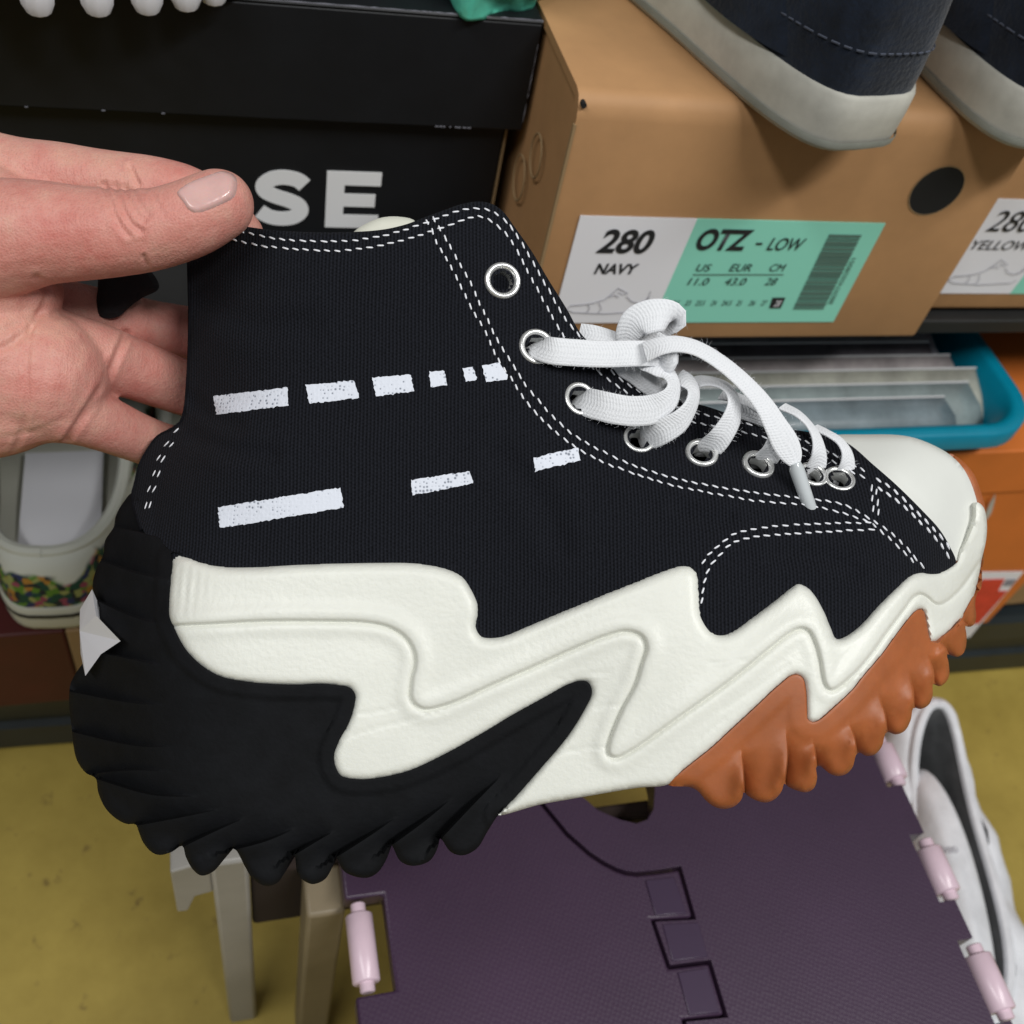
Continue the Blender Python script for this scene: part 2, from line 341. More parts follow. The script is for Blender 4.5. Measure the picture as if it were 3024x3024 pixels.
BZ0, BZ1, BY = .387, .513, .360
bx, off = kraft_box(.1405, .358, BZ0, BZ1, BY, .33, 'brown cardboard shoe box with white and mint size label reading 280 NAVY')
YF = BY-.0008
def q(px, py, Y=YF): p = onY(px, py, Y); return (p[0], p[2])
MB().tube([(.0018, -.0010, .1222), (.0018, .004, .1222)], .0012, 10).build('corner_hole', M['hole'], bx)  # small dark plug in place of the shade inside a hole
MB().box((-.0006, -.0012, .004), (.0006, .0004, .114)).build('corner_edge', M['kraft_edge'], bx, smooth=False)
# round finger hole (flat dark disc painted as the shade inside, with a rim)
hp = q(2765, 563)
v = []; f = []; n = 36
for r_, y_ in ((.0132, 0.), (.0127, .0), (.0125, .004), (.0, .004)):
    for k in range(n): v.append((hp[0]-off[0]+r_*math.cos(2*math.pi*k/n)*1.02, YF-.0004-off[1]+y_*.05, hp[1]-off[2]+r_*math.sin(2*math.pi*k/n)))
for j in range(3):
    for k in range(n): f.append((j*n+k, j*n+(k+1) % n, (j+1)*n+(k+1) % n, (j+1)*n+k))
new('finger_hole', v, f, [M['kraft_edge'], M['hole']], bx, smooth=False, matidx=[0]*n+[1]*(2*n))
# loops printed on the side of the box
for (px, py, rr) in ((1535, 525, .011), (1585, 460, .010)):
    p = onX(px, py, .1405)
    MB().tube([(p[0]-off[0]-.0004, p[1]-off[1]+rr*.8*math.cos(a), p[2]-off[2]+rr*math.sin(a)) for a in np.linspace(0, 2*math.pi, 28)], .0005, 5).build('printed_loop', M['kraft_edge'], bx)
lab = face_mesh('label', [(.1525, .459), (.2060, .459), (.2060, .399), (.1525, .399)], YF, M['paper'], bx, off)
lab['label'] = 'white and mint size label'
lo = off
face_mesh('mint_panel', [(.2075, .4590), (.3040, .4590), (.3040, .3990), (.2035, .3990)], YF, M['mint'], lab, lo, .0007)
face_mesh('white_panel', [(.1525, .459), (.2075, .459), (.2035, .399), (.1525, .399)], YF, M['paper'], lab, lo, .0008)
def fit(s_, l, b, r_, t_, m, parent, offs, Y=YF, shear=.2, bold=.0, lift=.0011):
    """lettering on the face plane, scaled to the extent l..r_, b..t_ it has in the photograph"""
    p0, p1 = onY(l, b, Y), onY(r_, t_, Y); o = text('lettering', s_, 0, 0, 1.0, Y, m, parent, (0, 0, 0), shear, bold, 1., lift=lift)
    c = np.array([v.co[:] for v in o.data.vertices]); a, z_ = c.min(0), c.max(0); sx, sz = (p1[0]-p0[0])/(z_[0]-a[0]), (p1[2]-p0[2])/(z_[2]-a[2])
    o.data.transform(Matrix.Translation((p0[0]-a[0]*sx-offs[0], -offs[1], p0[2]-a[2]*sz-offs[2])) @ Matrix.Diagonal((sx, 1, sz, 1))); return o
fit('280', 1757, 744, 1939, 675, M['ink'], lab, lo, bold=.03)
fit('NAVY', 1751, 805, 1888, 775, M['ink'], lab, lo, bold=.03)
fit('OTZ', 2047, 735, 2228, 674, M['ink'], lab, lo, bold=.035)
face_mesh('dash', [q(2232, 714), q(2250, 714), q(2248, 719), q(2230, 719)], YF, M['ink'], lab, lo, .0011)
fit('LOW', 2260, 735, 2382, 700, M['ink'], lab, lo, bold=.006, shear=.25)
for s_, l_, r_ in (('US', 2052, 2102), ('EUR', 2150, 2222), ('CM', 2268, 2322)): fit(s_, l_, 797, r_, 776, M['ink'], lab, lo)
for s_, l_, r_ in (('11.0', 2027, 2096), ('43.0', 2135, 2206), ('28', 2254, 2297)): fit(s_, l_, 838, r_, 817, M['ink'], lab, lo)
face_mesh('rule', [q(2046, 806), q(2312, 806), q(2311, 808), q(2045, 808)], YF, M['bars'], lab, lo, .0011)
for s_, l_, r_ in (('22.5', 1980, 2007), ('23', 2019, 2041), ('23.5', 2050, 2083), ('24', 2095, 2117), ('24.5', 2127, 2162), ('25', 2171, 2192), ('26', 2207, 2232), ('27', 2243, 2266)): fit(s_, l_, 898, r_, 883, M['ink'], lab, lo)
face_mesh('size_box', [q(2280, 876), q(2317, 876), q(2303, 906), q(2270, 906)], YF, M['ink'], lab, lo, .0011)
fit('28', 2281, 900, 2306, 882, M['paper'], lab, lo, lift=.0014)
bc = MB(); rr = random.Random(3); (xa, za), (xb, zb_) = q(2341, 908), q(2537, 695); xb2 = q(2449, 695)[0]; z = za; w_b = q(2430, 908)[0]-xa
while z < zb_:
    t_ = rr.choice([.0004, .0006, .0009, .0014]); bc.box((xa-off[0], YF-.0012-off[1], z-off[2]), (xa+w_b-off[0], YF-.0009-off[1], z+t_-off[2])); z += t_+rr.choice([.0004, .0005, .0008])
bc.build('barcode', M['bars'], lab, smooth=False)
tt = text('lettering', '8809745028001', 0, 0, .0036, 0, M['bars'], lab, (0, 0, 0), 0, 0, 1.25)
tt.matrix_local = Matrix.Translation((xa+w_b+.0036-off[0], YF-off[1], za+.003-off[2])) @ Matrix.Rotation(math.radians(-90), 4, 'Y')
def sketch(parent, x0, z0, sx, offs, Y, m):
    lines = [[(0, .1), (.12, .03), (.5, 0), (.95, .05), (1, .12)], [(0, .1), (.06, .2), (.2, .22), (.33, .26), (.45, .34), (.53, .5), (.58, .62), (.66, .55), (.72, .5), (.66, .47), (.6, .52)],
             [(.27, .03), (.3, .12), (.27, .22)], [(.42, .02), (.45, .12), (.40, .26)], [(.5, .4), (.56, .46), (.62, .40)], [(.72, .42), (.8, .3), (.9, .26), (.97, .28), (1.0, .42)], [(.93, .3), (1.0, .32), (1.0, .55)]]
    mb = MB()
    for l in lines:
        pts = [np.array(p) for p in l]; mb.tube([(x0+sx*p[0]-offs[0], Y-.0012-offs[1], z0+sx*.62*p[1]-offs[2]) for p in pts], .00014, 4)
    mb.build('shoe_sketch', m, parent)
sketch(lab, .1570, .4050, .040, lo, YF, M['ink_soft'])

# --- second brown box, YELLOW label, set a little back
bx2, off2 = kraft_box(.3605, .578, BZ0, BZ1-.002, .383, .30, 'brown cardboard shoe box with cut-off label reading YELLOW at right edge')
Y2 = .383-.0008
lab2 = face_mesh('label', [(.370, .459), (.432, .459), (.426, .399), (.370, .399)], Y2, M['paper'], bx2, off2)
face_mesh('mint_panel', [(.432, .459), (.526, .459), (.526, .399), (.426, .399)], Y2, M['mint'], lab2, off2, .0007)
fit('280', 2906, 680, 3075, 622, M['ink'], lab2, off2, Y=Y2)
fit('YELLOW', 2860, 733, 3050, 709, M['ink'], lab2, off2, Y=Y2)
sketch(lab2, .3800, .4055, .044, off2, Y2, M['ink_soft'])

# --- black box with lid, SE
bk = empty('shoe_box', (-.16, .42, .384), 'black cardboard shoe box with big grey letters SE', 'shoe box')
o_ = (-.16, .42, .384)
def bb(name, a, b, m, bev=.001): return MB().box([a[i]-o_[i] for i in range(3)], [b[i]-o_[i] for i in range(3)]).build(name, m, bk, bevel=bev)
bb('body', (-.154, .427, .384), (.1335, .70, .505), M['black_card'])
# lid: hollow tray upside down
x0, x1, y0, y1, z0, z1 = -.16, .1395, .420, .71, .461, .5125
bb('lid_top', (x0, y0, z1-.002), (x1, y1, z1), M['black_card'])
fr = bb('lid_front', (x0, y0+.0002, z0), (x1, y0+.0022, z1-.0021), M['black_card'], .0006)
bb('lid_side', (x1-.002, y0+.0024, z0), (x1-.0002, y1, z1-.0021), M['black_card'], .0006)
bb('lid_side', (x0+.0002, y0+.0024, z0), (x0+.002, y1, z1-.0021), M['black_card'], .0006)
# worn paper core along the edges: hairline wear with breaks
sc = MB(); rr = random.Random(5)
def hair(p, q_, dens, rad):
    p, q_ = np.array(p)-np.array(o_), np.array(q_)-np.array(o_); L_ = np.linalg.norm(q_-p); x = 0
    while x < L_:
        l = rr.uniform(.002, .012)
        if rr.random() < dens: a, b = p+(q_-p)*x/L_, p+(q_-p)*min(1, (x+l)/L_); sc.tube([a, (a+b)/2, b], [rad*.3, rad*rr.uniform(.6, 1.2), rad*.3], 5)
        x += l
hair((-.03, y0+.0003, z1-.0003), (x1, y0+.0003, z1-.0003), .95, .00042)
hair((x1-.0004, y0+.0003, z0+.004), (x1-.0004, y0+.0003, z1), .8, .00035)
for i in range(14):
    x = rr.choice([rr.uniform(-.09, .0), rr.uniform(.097, .114)]); sc.tube([(x-o_[0], y0+.0002-o_[1], z0+.0002-o_[2]), (x+rr.uniform(.0006, .0016)-o_[0], y0+.0002-o_[1], z0+.0002-o_[2])], .00028, 5)
tag(sc.build('edge_wear', M['scuff'], bk, smooth=False), kind='stuff')
bb('corner_edge', (.1337, .4265, .384), (.1347, .4280, .460), M['kraft_edge'], 0)
YB = .427
def qb(px, py): p = onY(px, py, YB); return (p[0], p[2])
s0, s1 = qb(745, 496), qb(900, 673); e0 = qb(966, 503); e1 = qb(1128, 508); e2 = qb(1118, 672)
# E
xl, xr, zt, zb = e0[0], e1[0], e0[1], e2[1]; hE = zt-zb; st = hE*.235
face_mesh('letter_e', [(xl, zt), (xr, zt), (xr, zt-st), (xl+st*1.15, zt-st), (xl+st*1.15, zt-hE*.5+st*.48), (xr-.0022, zt-hE*.5+st*.48), (xr-.0022, zt-hE*.5-st*.48), (xl+st*1.15, zt-hE*.5-st*.48), (xl+st*1.15, zb+st), (xr, zb+st), (xr, zb), (xl, zb)], YB, M['ink_grey'], bk, o_)
# S as a thick stroke
wS = (qb(921, 600)[0]-qb(745, 600)[0]); cx = (qb(921, 600)[0]+qb(745, 600)[0])/2; cl = []
nrm = [(.96, .80), (.80, .91), (.52, .955), (.28, .91), (.12, .78), (.16, .64), (.36, .54), (.62, .46), (.83, .36), (.88, .22), (.74, .09), (.50, .045), (.24, .08), (.02, .20)]
def cr(pts, n):
    pts = np.array(pts, float); P = np.vstack([2*pts[0]-pts[1], pts, 2*pts[-1]-pts[-2]]); out = []
    for i in range(1, len(P)-2):
        for t in np.linspace(0, 1, n, endpoint=False):
            out.append(.5*((2*P[i])+(-P[i-1]+P[i+1])*t+(2*P[i-1]-5*P[i]+4*P[i+1]-P[i+2])*t*t+(-P[i-1]+3*P[i]-3*P[i+1]+P[i+2])*t**3))
    out.append(P[-2]); return np.array(out)
c_ = cr(nrm, 5); c_ = np.c_[(cx-wS/2)+(c_[:, 0]*.80+.10)*wS, zb+(c_[:, 1]*.80+.10)*(zt-zb)]
tg = np.gradient(c_, axis=0); tg /= np.linalg.norm(tg, axis=1)[:, None]; nn = np.c_[-tg[:, 1], tg[:, 0]]*st*.52
face_mesh('letter_s', [tuple(p) for p in np.vstack([c_+nn, (c_-nn)[::-1]])], YB, M['ink_grey'], bk, o_)

# --- mint bag and lug-soled shoe on the black box: built with the shoe builder below

# ================================================================== generic low shoe
def low_shoe(name, label, cat, loc, rotz, L_, Wd, sole_t, heel_h, throat_h, op, m_sole, m_up, m_lin, m_ins, group=None, band=None, stitch=None, teeth=0, m_tooth=None, wo=.62, crumple=0.):
    o = empty(name, loc, label, cat, group, rotz); n = 72; th = np.linspace(0, 2*math.pi, n, endpoint=False)
    y = L_/2-L_/2*np.cos(th); k = np.clip((y/L_-.25)/.45, 0, 1); k = k*k*(3-2*k)
    wdt = Wd/2*(.76+.24*k); x = np.sign(np.sin(th))*np.abs(np.sin(th))**.52*wdt
    def ring(sc, z): 
        cx_, cy_ = 0, L_*.5; return [((x[i]-cx_)*sc[0], (y[i]-cy_)*sc[1]+cy_, z if np.isscalar(z) else z[i]) for i in range(n)]
    def loft(rings, capb=False, capt=False):
        v = [p for r in rings for p in r]; f = []
        for j in range(len(rings)-1):
            for i in range(n): f.append((j*n+i, j*n+(i+1) % n, (j+1)*n+(i+1) % n, (j+1)*n+i))
        if capb: f.append(tuple(range(n))[::-1])
        if capt: f.append(tuple((len(rings)-1)*n+i for i in range(n)))
        return v, f
    zs = sole_t
    new('sole', *loft([ring((.96, .985), 0), ring((.99, .995), .002), ring((1.0, 1.0), .006), ring((1.01, 1.004), zs*.6), ring((1.01, 1.004), zs-.0015), ring((.995, .998), zs), ring((.95, .98), zs)], True, True), m_sole, o)
    if band:
        new('foxing_line', *loft([ring((1.013, 1.006), zs*band[0]), ring((1.017, 1.008), zs*(band[0]+.5*band[1])), ring((1.013, 1.006), zs*(band[0]+band[1]))]), band[2], o)
    if teeth:
        for i in range(n):
            if i % max(1, n//teeth): continue
            a = np.array([x[i], y[i]]); 
            mb = MB(); mb.tube([(a[0]*1.0, (a[1]-L_/2)*1.0+L_/2, zz) for zz in (.004, -.002, -.007, -.0105, -.012)], [.0064, .0064, .0058, .0042, .0015], 10)
            mb.build('lug', m_tooth or m_sole, o)
    # opening loop
    y0, y1 = op; yo = y0+(y1-y0)*(.5-.5*np.cos(th)); xo = np.sign(np.sin(th))*np.abs(np.sin(th))**.8*Wd/2*wo
    ko = (yo-y0)/(y1-y0); zo = heel_h*(1-.22*np.sin(np.pi*np.clip(ko*1.15, 0, 1)))*(1-ko)+throat_h*ko
    rings = []
    for s in np.linspace(0, 1, 12):
        a = s*math.pi/2; e = 1-math.cos(a); zz = zs*.9+(zo-zs*.9)*math.sin(a)
        bul = 1+.03*math.sin(2*a)
        rings.append([(x[i]*.985*bul+(xo[i]-x[i]*.985)*e, (y[i]-L_/2)*.99+L_/2+(yo[i]-((y[i]-L_/2)*.99+L_/2))*e, zz[i]) for i in range(n)])
    if crumple:
        rings = [[tuple(np.array(p)+crumple*np.array([math.sin(70*p[1]+40*p[2]+1)+.6*math.sin(150*p[1]-90*p[0]), .5*math.sin(110*p[0]+60*p[2]), .8*math.sin(95*p[1]+55*p[0])+.5*math.sin(170*p[0]+120*p[1])])*min(1, j/4)) for p in rg] for j, rg in enumerate(rings)]
    up_ = new('upper', *loft(rings), m_up, o)
    inner = [[(xo[i]*.93, (yo[i]-(y0+y1)/2)*.95+(y0+y1)/2, zo[i]-.0005) for i in range(n)]]
    for s in (.35, .7, 1.0):
        inner.append([(xo[i]*(.93+.22*s), (yo[i]-(y0+y1)/2)*(.95+.06*s)+(y0+y1)/2, zo[i]*(1-s)+(zs+.002)*s) for i in range(n)])
    new('lining', *loft(inner), m_lin, o)
    MBc = MB(); pts = [(xo[i]*.965, (yo[i]-(y0+y1)/2)*.975+(y0+y1)/2, zo[i]) for i in list(range(n))+[0]]
    MBc.tube(pts, .0036, 8, False).build('collar', m_lin if m_ins is not None and band is None else m_up, o)
    new('insole', *loft([ring((.90, .95), zs+.0035)], False, True), m_ins, o)
    if stitch:
        mb = MB()
        for rr_ in stitch:
            r = rings[rr_]
            for i in range(0, n):
                p0, p1 = np.array(r[i]), np.array(r[(i+1) % n]); nrm_ = np.array([p0[0], 0, 0]); seg = np.linalg.norm(p1-p0); m_ = max(1, int(seg/.0035))
                for j in range(m_):
                    a, b2 = p0+(p1-p0)*(j+.15)/m_, p0+(p1-p0)*(j+.8)/m_
                    c0 = np.array([0, L_/2, 0]); out = (a-c0)*np.array([1, 1, 0]); out /= np.linalg.norm(out)+1e-9; out *= .0007
                    mb.tube([a+out, b2+out], .0004, 4)
        tag(mb.build('stitching', M['dark_thread'], o), kind='stuff')
    return o
low_shoe('suede_shoe', 'navy suede shoe with worn white sole, heel overhanging box, left of its pair', 'shoe', (.2480, .327, .5135), math.radians(10), .285, .102, .0235, .088, .095, (.012, .15), M['offwhite'], M['navy'], M['navy'], M['cream_cloth'], 'pair of navy suede shoes on brown box', band=(.10, .12, M['greysole']), stitch=[2], wo=.70)
low_shoe('suede_shoe', 'navy suede shoe with white sole at top right corner, cut by frame', 'shoe', (.3400, .333, .5135), math.radians(-4), .285, .102, .0235, .088, .095, (.012, .15), M['offwhite'], M['navy'], M['navy'], M['cream_cloth'], 'pair of navy suede shoes on brown box', band=(.10, .12, M['greysole']), stitch=[2], wo=.70)
low_shoe('floral_shoe', 'white slip-on shoe with green floral heel print on the maroon box', 'shoe', (-.0985, .352, .178), math.radians(-3), .25, .104, .022, .054, .066, (.014, .150), M['cream_cloth'], M['floral'], M['cream_cloth'], M['lining'], 'pair of white floral slip-on shoes', band=(.62, .16, M['ink']), wo=.74)
low_shoe('floral_shoe', 'white floral slip-on shoe mostly hidden behind the black heel', 'shoe', (-.002, .372, .178), math.radians(-3), .25, .104, .022, .054, .066, (.014, .150), M['cream_cloth'], M['floral'], M['cream_cloth'], M['lining'], 'pair of white floral slip-on shoes', band=(.62, .16, M['ink']), wo=.74)
pp = empty('paper_insert', (-.094, .385, .206), 'white paper insert lying inside the floral slip-on shoe', 'paper')
new('sheet', [(-.022, -.004, 0), (.022, -.006, 0), (.022, .075, .004), (-.022, .075, .004), (-.022, -.004, .0006), (.022, -.006, .0006), (.022, .075, .0046), (-.022, .075, .0046)], [(0, 3, 2, 1), (4, 5, 6, 7), (0, 1, 5, 4), (1, 2, 6, 5), (2, 3, 7, 6), (3, 0, 4, 7)], M['paper'], pp, smooth=False)
new('printed_mark', [(-.003, .004, .0010), (.012, .008, .0012), (.010, .013, .0013), (-.003, .008, .0011)], [(0, 1, 2, 3)], M['ink'], pp, smooth=False)
low_shoe('lug_soled_shoe', 'black shoe with white toothed sole standing on the black box', 'shoe', (-.262, .440, .5248), math.radians(-90), .275, .10, .026, .075, .085, (.012, .14), M['paper'], M['black_soft'], M['black_soft'], M['greyin'], teeth=36, m_tooth=M['paper'])
# white shoe on the floor to the right of the stool
ws = low_shoe('white_shoe', 'crumpled white leather shoe with dark opening on the floor beside the stool', 'shoe', (.487, .290, .0), math.radians(168), .30, .125, .028, .115, .080, (.014, .215), M['white_shoe'], M['white_shoe'], M['greyin'], M['greyin'], band=(.3, .02, M['offwhite']), wo=.38, crumple=.0026)
bm = bmesh.new(); bmesh.ops.create_icosphere(bm, subdivisions=4, radius=1.0)
for w_ in bm.verts:
    p = np.array(w_.co); b_ = .12*math.sin(5*p[1]+2*p[0])+.06*math.sin(9*p[0]+3*p[1]); w_.co = Vector(((p[0]+b_*.3)*.022+.010, p[1]*.094+.148, (p[2]+b_*.4)*.032+.072+.010*p[1]*-1))
me = bpy.data.meshes.new('tongue'); bm.to_mesh(me); bm.free(); me.materials.append(M['white_shoe']); me.polygons.foreach_set('use_smooth', [True]*len(me.polygons))
to = bpy.data.objects.new('tongue', me); COL.objects.link(to); to.parent = ws
c = bpy.data.curves.new('t', 'FONT'); c.body = 'Doo'; c.size = .0085; t = bpy.data.objects.new('tmp', c); COL.objects.link(t)
me = bpy.data.meshes.new_from_object(t.evaluated_get(bpy.context.evaluated_depsgraph_get())); bpy.data.objects.remove(t); me.transform(Matrix.Translation((.0265, .125, .1065)) @ Matrix.Rotation(math.radians(188), 4, 'Z')); me.materials.clear(); me.materials.append(M['ink_soft'])
t = bpy.data.objects.new('lettering', me); COL.objects.link(t); t.parent = to
# mint bag
def blob(name, label, cat, loc, size, m, seed):
    bm = bmesh.new(); bmesh.ops.create_icosphere(bm, subdivisions=5, radius=1.0); r = np.random.default_rng(seed); ph = r.uniform(0, 6.28, (10, 3)); fr_ = r.normal(0, 2.6, (10, 3))
    for w in bm.verts:
        p = np.array(w.co); d = sum(.05*math.sin(fr_[i]@p+ph[i, 0]) for i in range(10))-.09*sum(abs(math.sin(1.9*fr_[i]@p+ph[i, 1])) for i in range(5))+.25; p = p*(1+d); p[2] = max(p[2], -.55); w.co = Vector(p*np.array(size))
    me = bpy.data.meshes.new(name); bm.to_mesh(me); bm.free(); me.materials.append(m); me.polygons.foreach_set('use_smooth', [True]*len(me.polygons))
    o = bpy.data.objects.new(name, me); COL.objects.link(o); o.location = loc; return tag(o, label, cat)
blob('plastic_bag', 'mint green plastic bag on top of the black box', 'bag', (.112, .455, .5345), (.034, .036, .042), M['mintbag'], 4)

# ================================================================== lower shelf: orange box, tray, sleeves, maroon box, tan box
def plain_box(name, label, cat, a, b, m, group=None, bev=.0015):
    o = empty(name, ((a[0]+b[0])/2, a[1], a[2]), label, cat, group); c = o.location
    MB().box([a[i]-c[i] for i in range(3)], [b[i]-c[i] for i in range(3)]).build('body', m, o, bevel=bev); return o
OY = .345
ob = plain_box('shoe_box', 'orange shoe box with red and white sticker under the teal tray', 'shoe box', (.26, OY, .098), (.577, .62, .285), M['orange'])
oo = tuple(ob.location)
MB().box((.257-oo[0], OY-.002-oo[1], .268-oo[2]), (.580-oo[0], .622-oo[1], .309-oo[2])).build('lid', M['orange'], ob, bevel=.0012)
def w(px, py, Y): p = onY(px, py, Y); return (p[0], p[2])
lb = face_mesh('label', [w(2888, 1688, OY), w(3022, 1686, OY), w(2862, 1880, OY), w(2790, 1880, OY)], OY, M['paper'], ob, oo, .0008)
lb['label'] = 'red sticker with white border'
face_mesh('red_panel', [w(2900, 1708, OY), w(2965, 1706, OY), w(2945, 1742, OY), w(2972, 1742, OY), w(2888, 1838, OY), w(2830, 1838, OY)], OY, M['red'], lb, oo, .0014)
face_mesh('grey_mark', [w(2972, 1708, OY), w(3000, 1707, OY), w(2985, 1726, OY), w(2960, 1726, OY)], OY, M['ink_soft'], lb, oo, .0014)
YL = OY-.002
face_mesh('logo_sliver', [w(2905, 1526, YL), w(2920, 1488, YL), w(2938, 1456, YL), w(2935, 1480, YL), w(2926, 1512, YL), w(2912, 1534, YL)], YL, M['offwhite'], ob, oo, .0008)
plain_box('cardboard_box', 'tan cardboard box at the right edge below the orange box', 'box', (.583, .36, .098), (.82, .6, .30), M['tan'])
mb_ = plain_box('shoe_box', 'maroon shoe box with tan side under the floral shoe', 'shoe box', (-.36, .352, .098), (-.094, .60, .177), M['maroon'])
MB().box((-.0935-mb_.location[0], .3525-mb_.location[1], .0985-mb_.location[2]), (-.084-mb_.location[0], .598-mb_.location[1], .176-mb_.location[2])).build('side_flap', M['tan'], mb_, bevel=.001)
plain_box('shoe_box', 'plain tan shoe box on the bottom shelf under the hidden floral shoe', 'shoe box', (-.075, .37, .098), (.23, .60, .177), M['tan'])
# teal tray on the orange box: rounded-rect rim with outward lip and sloping walls
tz = .318
def rrect(x0, x1, y0, y1, r, n=8):
    out = []
    for cx_, cy_, a0 in ((x1-r, y0+r, -90), (x1-r, y1-r, 0), (x0+r, y1-r, 90), (x0+r, y0+r, 180)):
        for k in range(n+1): a = math.radians(a0+90*k/n); out.append((cx_+r*math.cos(a), cy_+r*math.sin(a)))
    return out
tr = empty('tray', (.33, .33, .309), 'teal plastic tray with rounded rim holding clear sleeves', 'tray')
prof = [(-.010, .0012), (.0, .0015), (.006, .029), (.009, .0305), (.0145, .0305), (.016, .029), (.016, .019), (.0138, .019), (.0138, .0275), (.0095, .0275), (.008, .026), (.003, .004), (-.010, .0035)]
# (outset, height) swept round the plan
loops = []
for (ofs, z) in prof: loops.append([(px-.33, py-.33, z) for (px, py) in rrect(.22-ofs, .447+ofs, .346-ofs, .56+ofs, .022+max(ofs, -.012))])
v = [p for l in loops for p in l]; m_ = len(loops[0]); f = []
for j in range(len(loops)-1):
    for i in range(m_): f.append((j*m_+i, j*m_+(i+1) % m_, (j+1)*m_+(i+1) % m_, (j+1)*m_+i))
f.append(tuple((len(loops)-1)*m_+i for i in range(m_)))
new('basin', v, f, M['teal'], tr, sharp=60)
M['sleeve_edge'] = mat('clear_sleeve_edge', (.55, .55, .56), .2, spec=.6)
M['magenta_edge'] = mat('magenta_edge', (.30, .03, .14), .4)
# clear sleeves leaning in the tray
cols = [(.17, .21, .23), (.26, .31, .31), (.42, .42, .36), (.52, .47, .47), (.22, .20, .23), (.42, .43, .50), (.035, .02, .035), (.20, .19, .16), (.12, .11, .085), (.06, .06, .045)]  # rear sleeves coloured darker for the shade under the box above
xr_ = [.425, .446, .462, .440, .428, .432, .385, .426, .424, .422]
names = ['frontmost blue-grey clear sleeve in the teal tray', 'pale grey clear sleeve just behind the frontmost one', 'cream clear sleeve whose corner pokes over the tray rim', 'pinkish white clear sleeve in the middle of the tray', 'grey clear sleeve behind the pinkish white one', 'light lavender grey sleeve behind the middle of the stack', 'dark purple sleeve making a black stripe in the stack', 'olive grey sleeve behind the dark stripe', 'olive sleeve near the back of the tray, painted dark for shade', 'rearmost sleeve under the brown box, shade put into its colour']
for i, c in enumerate(cols):
    mm = mat('sleeve_%d' % i, c, .25, spec=.5, var=(40, .3), coat=.3)
    yb = .350+i*.0038; ang = math.radians(66); hgt = .027+.0062*i
    o = empty('document_sleeve', (.32, yb, .3145), names[i], 'sleeve', 'clear sleeves in the teal tray')
    n = 14; v = []; rr = random.Random(i)
    for t in (0, .5, 1.0):
        for k in range(n+1):
            xx = -.09+(xr_[i]-.32+.09)*k/n; wob = 0
            v.append((xx-(.004 if t == 1.0 and k == n else 0), t*hgt*math.sin(ang)+wob+.0*k, t*hgt*math.cos(ang)+.002*math.sin(t*3)))
    f = [(j*(n+1)+k, j*(n+1)+k+1, (j+1)*(n+1)+k+1, (j+1)*(n+1)+k) for j in range(2) for k in range(n)]
    so = new('sheet', v, f, mm, o); MB().tube([(p[0], p[1]-.0003, p[2]+.0004) for p in v[2*(n+1):]], .0007, 6).build('top_edge', M['sleeve_edge'] if i != 6 else M['magenta_edge'], o); md = so.modifiers.new('Solidify', 'SOLIDIFY'); md.thickness = .0011

# ================================================================== STOOL
SZ = .26
st_ = empty('step_stool', (.18, .08, 0), 'purple folding step stool with pale pink hinge pins', 'stool'); so_ = (.18, .08, 0)
def pz(px, py): p = onZ(px, py, SZ); return (p[0], p[1])
seam = [pz(*p) for p in [(1604, 2374), (1640, 2418), (1676, 2462), (1740, 2518), (1780, 2545), (1820, 2566), (1850, 2576), (1881, 2579), (1940, 2573), (2009, 2562), (2051, 2711), (1929, 2717), (1977, 2855), (2097, 2839), (2145, 3000), (2020, 3012)]]
ys = seam[-1][1]; sx0 = seam[-1][0]
seam += [(sx0+.001, ys-.022), (sx0+.021, ys-.022), (sx0+.021, ys-.044), (sx0, ys-.044), (sx0, -.06)]
top0 = [(seam[0][0]-.006, seam[0][1]+.020), (seam[0][0]-.006, .212)]
seam = top0[::-1]+seam
XL, XR = .0385, .323
def offs_poly(p, d):
    p = np.array(p); out = []
    A = 0.5*np.sum(p[:, 0]*np.roll(p[:, 1], -1)-np.roll(p[:, 0], -1)*p[:, 1]); s = 1 if A > 0 else -1
    for i in range(len(p)):
        a, b, c = p[i-1], p[i], p[(i+1) % len(p)]; t1 = (b-a)/np.linalg.norm(b-a); t2 = (c-b)/np.linalg.norm(c-b)
        n1, n2 = np.array([-t1[1], t1[0]])*s, np.array([-t2[1], t2[0]])*s; m = n1+n2; m /= max(np.linalg.norm(m), .3); out.append(b+m*d/max(.4, m@n1))
    return [tuple(x) for x in out]
def slab(name, outer, holes, z0, z1, m, parent, off, bev=.0012):
    polys = [[Vector((x, y, 0)) for x, y in outer]]+[[Vector((x, y, 0)) for x, y in h] for h in holes]; pts = [p for l in polys for p in l]; n = len(pts)
    tr_ = tessellate_polygon(polys); v = [(p.x-off[0], p.y-off[1], z1-off[2]) for p in pts]+[(p.x-off[0], p.y-off[1], z0-off[2]) for p in pts]
    f = [tuple(t) for t in tr_]+[tuple(n+i for i in t[::-1]) for t in tr_]; k = 0
    for l in polys:
        for i in range(len(l)): f.append((k+i, k+(i+1) % len(l), n+k+(i+1) % len(l), n+k+i))
        k += len(l)
    o = new(name, v, f, m, parent, smooth=True, sharp=30)
    bm = bmesh.new(); bm.from_mesh(o.data); bmesh.ops.recalc_face_normals(bm, faces=bm.faces); bmesh.ops.dissolve_limit(bm, angle_limit=.01, verts=bm.verts, edges=bm.edges); bm.to_mesh(o.data); bm.free()
    if bev:
        md = o.modifiers.new('Bevel', 'BEVEL'); md.width = bev; md.segments = 2; md.limit_method = 'ANGLE'; md.angle_limit = math.radians(40)
    return o
pinsR = []
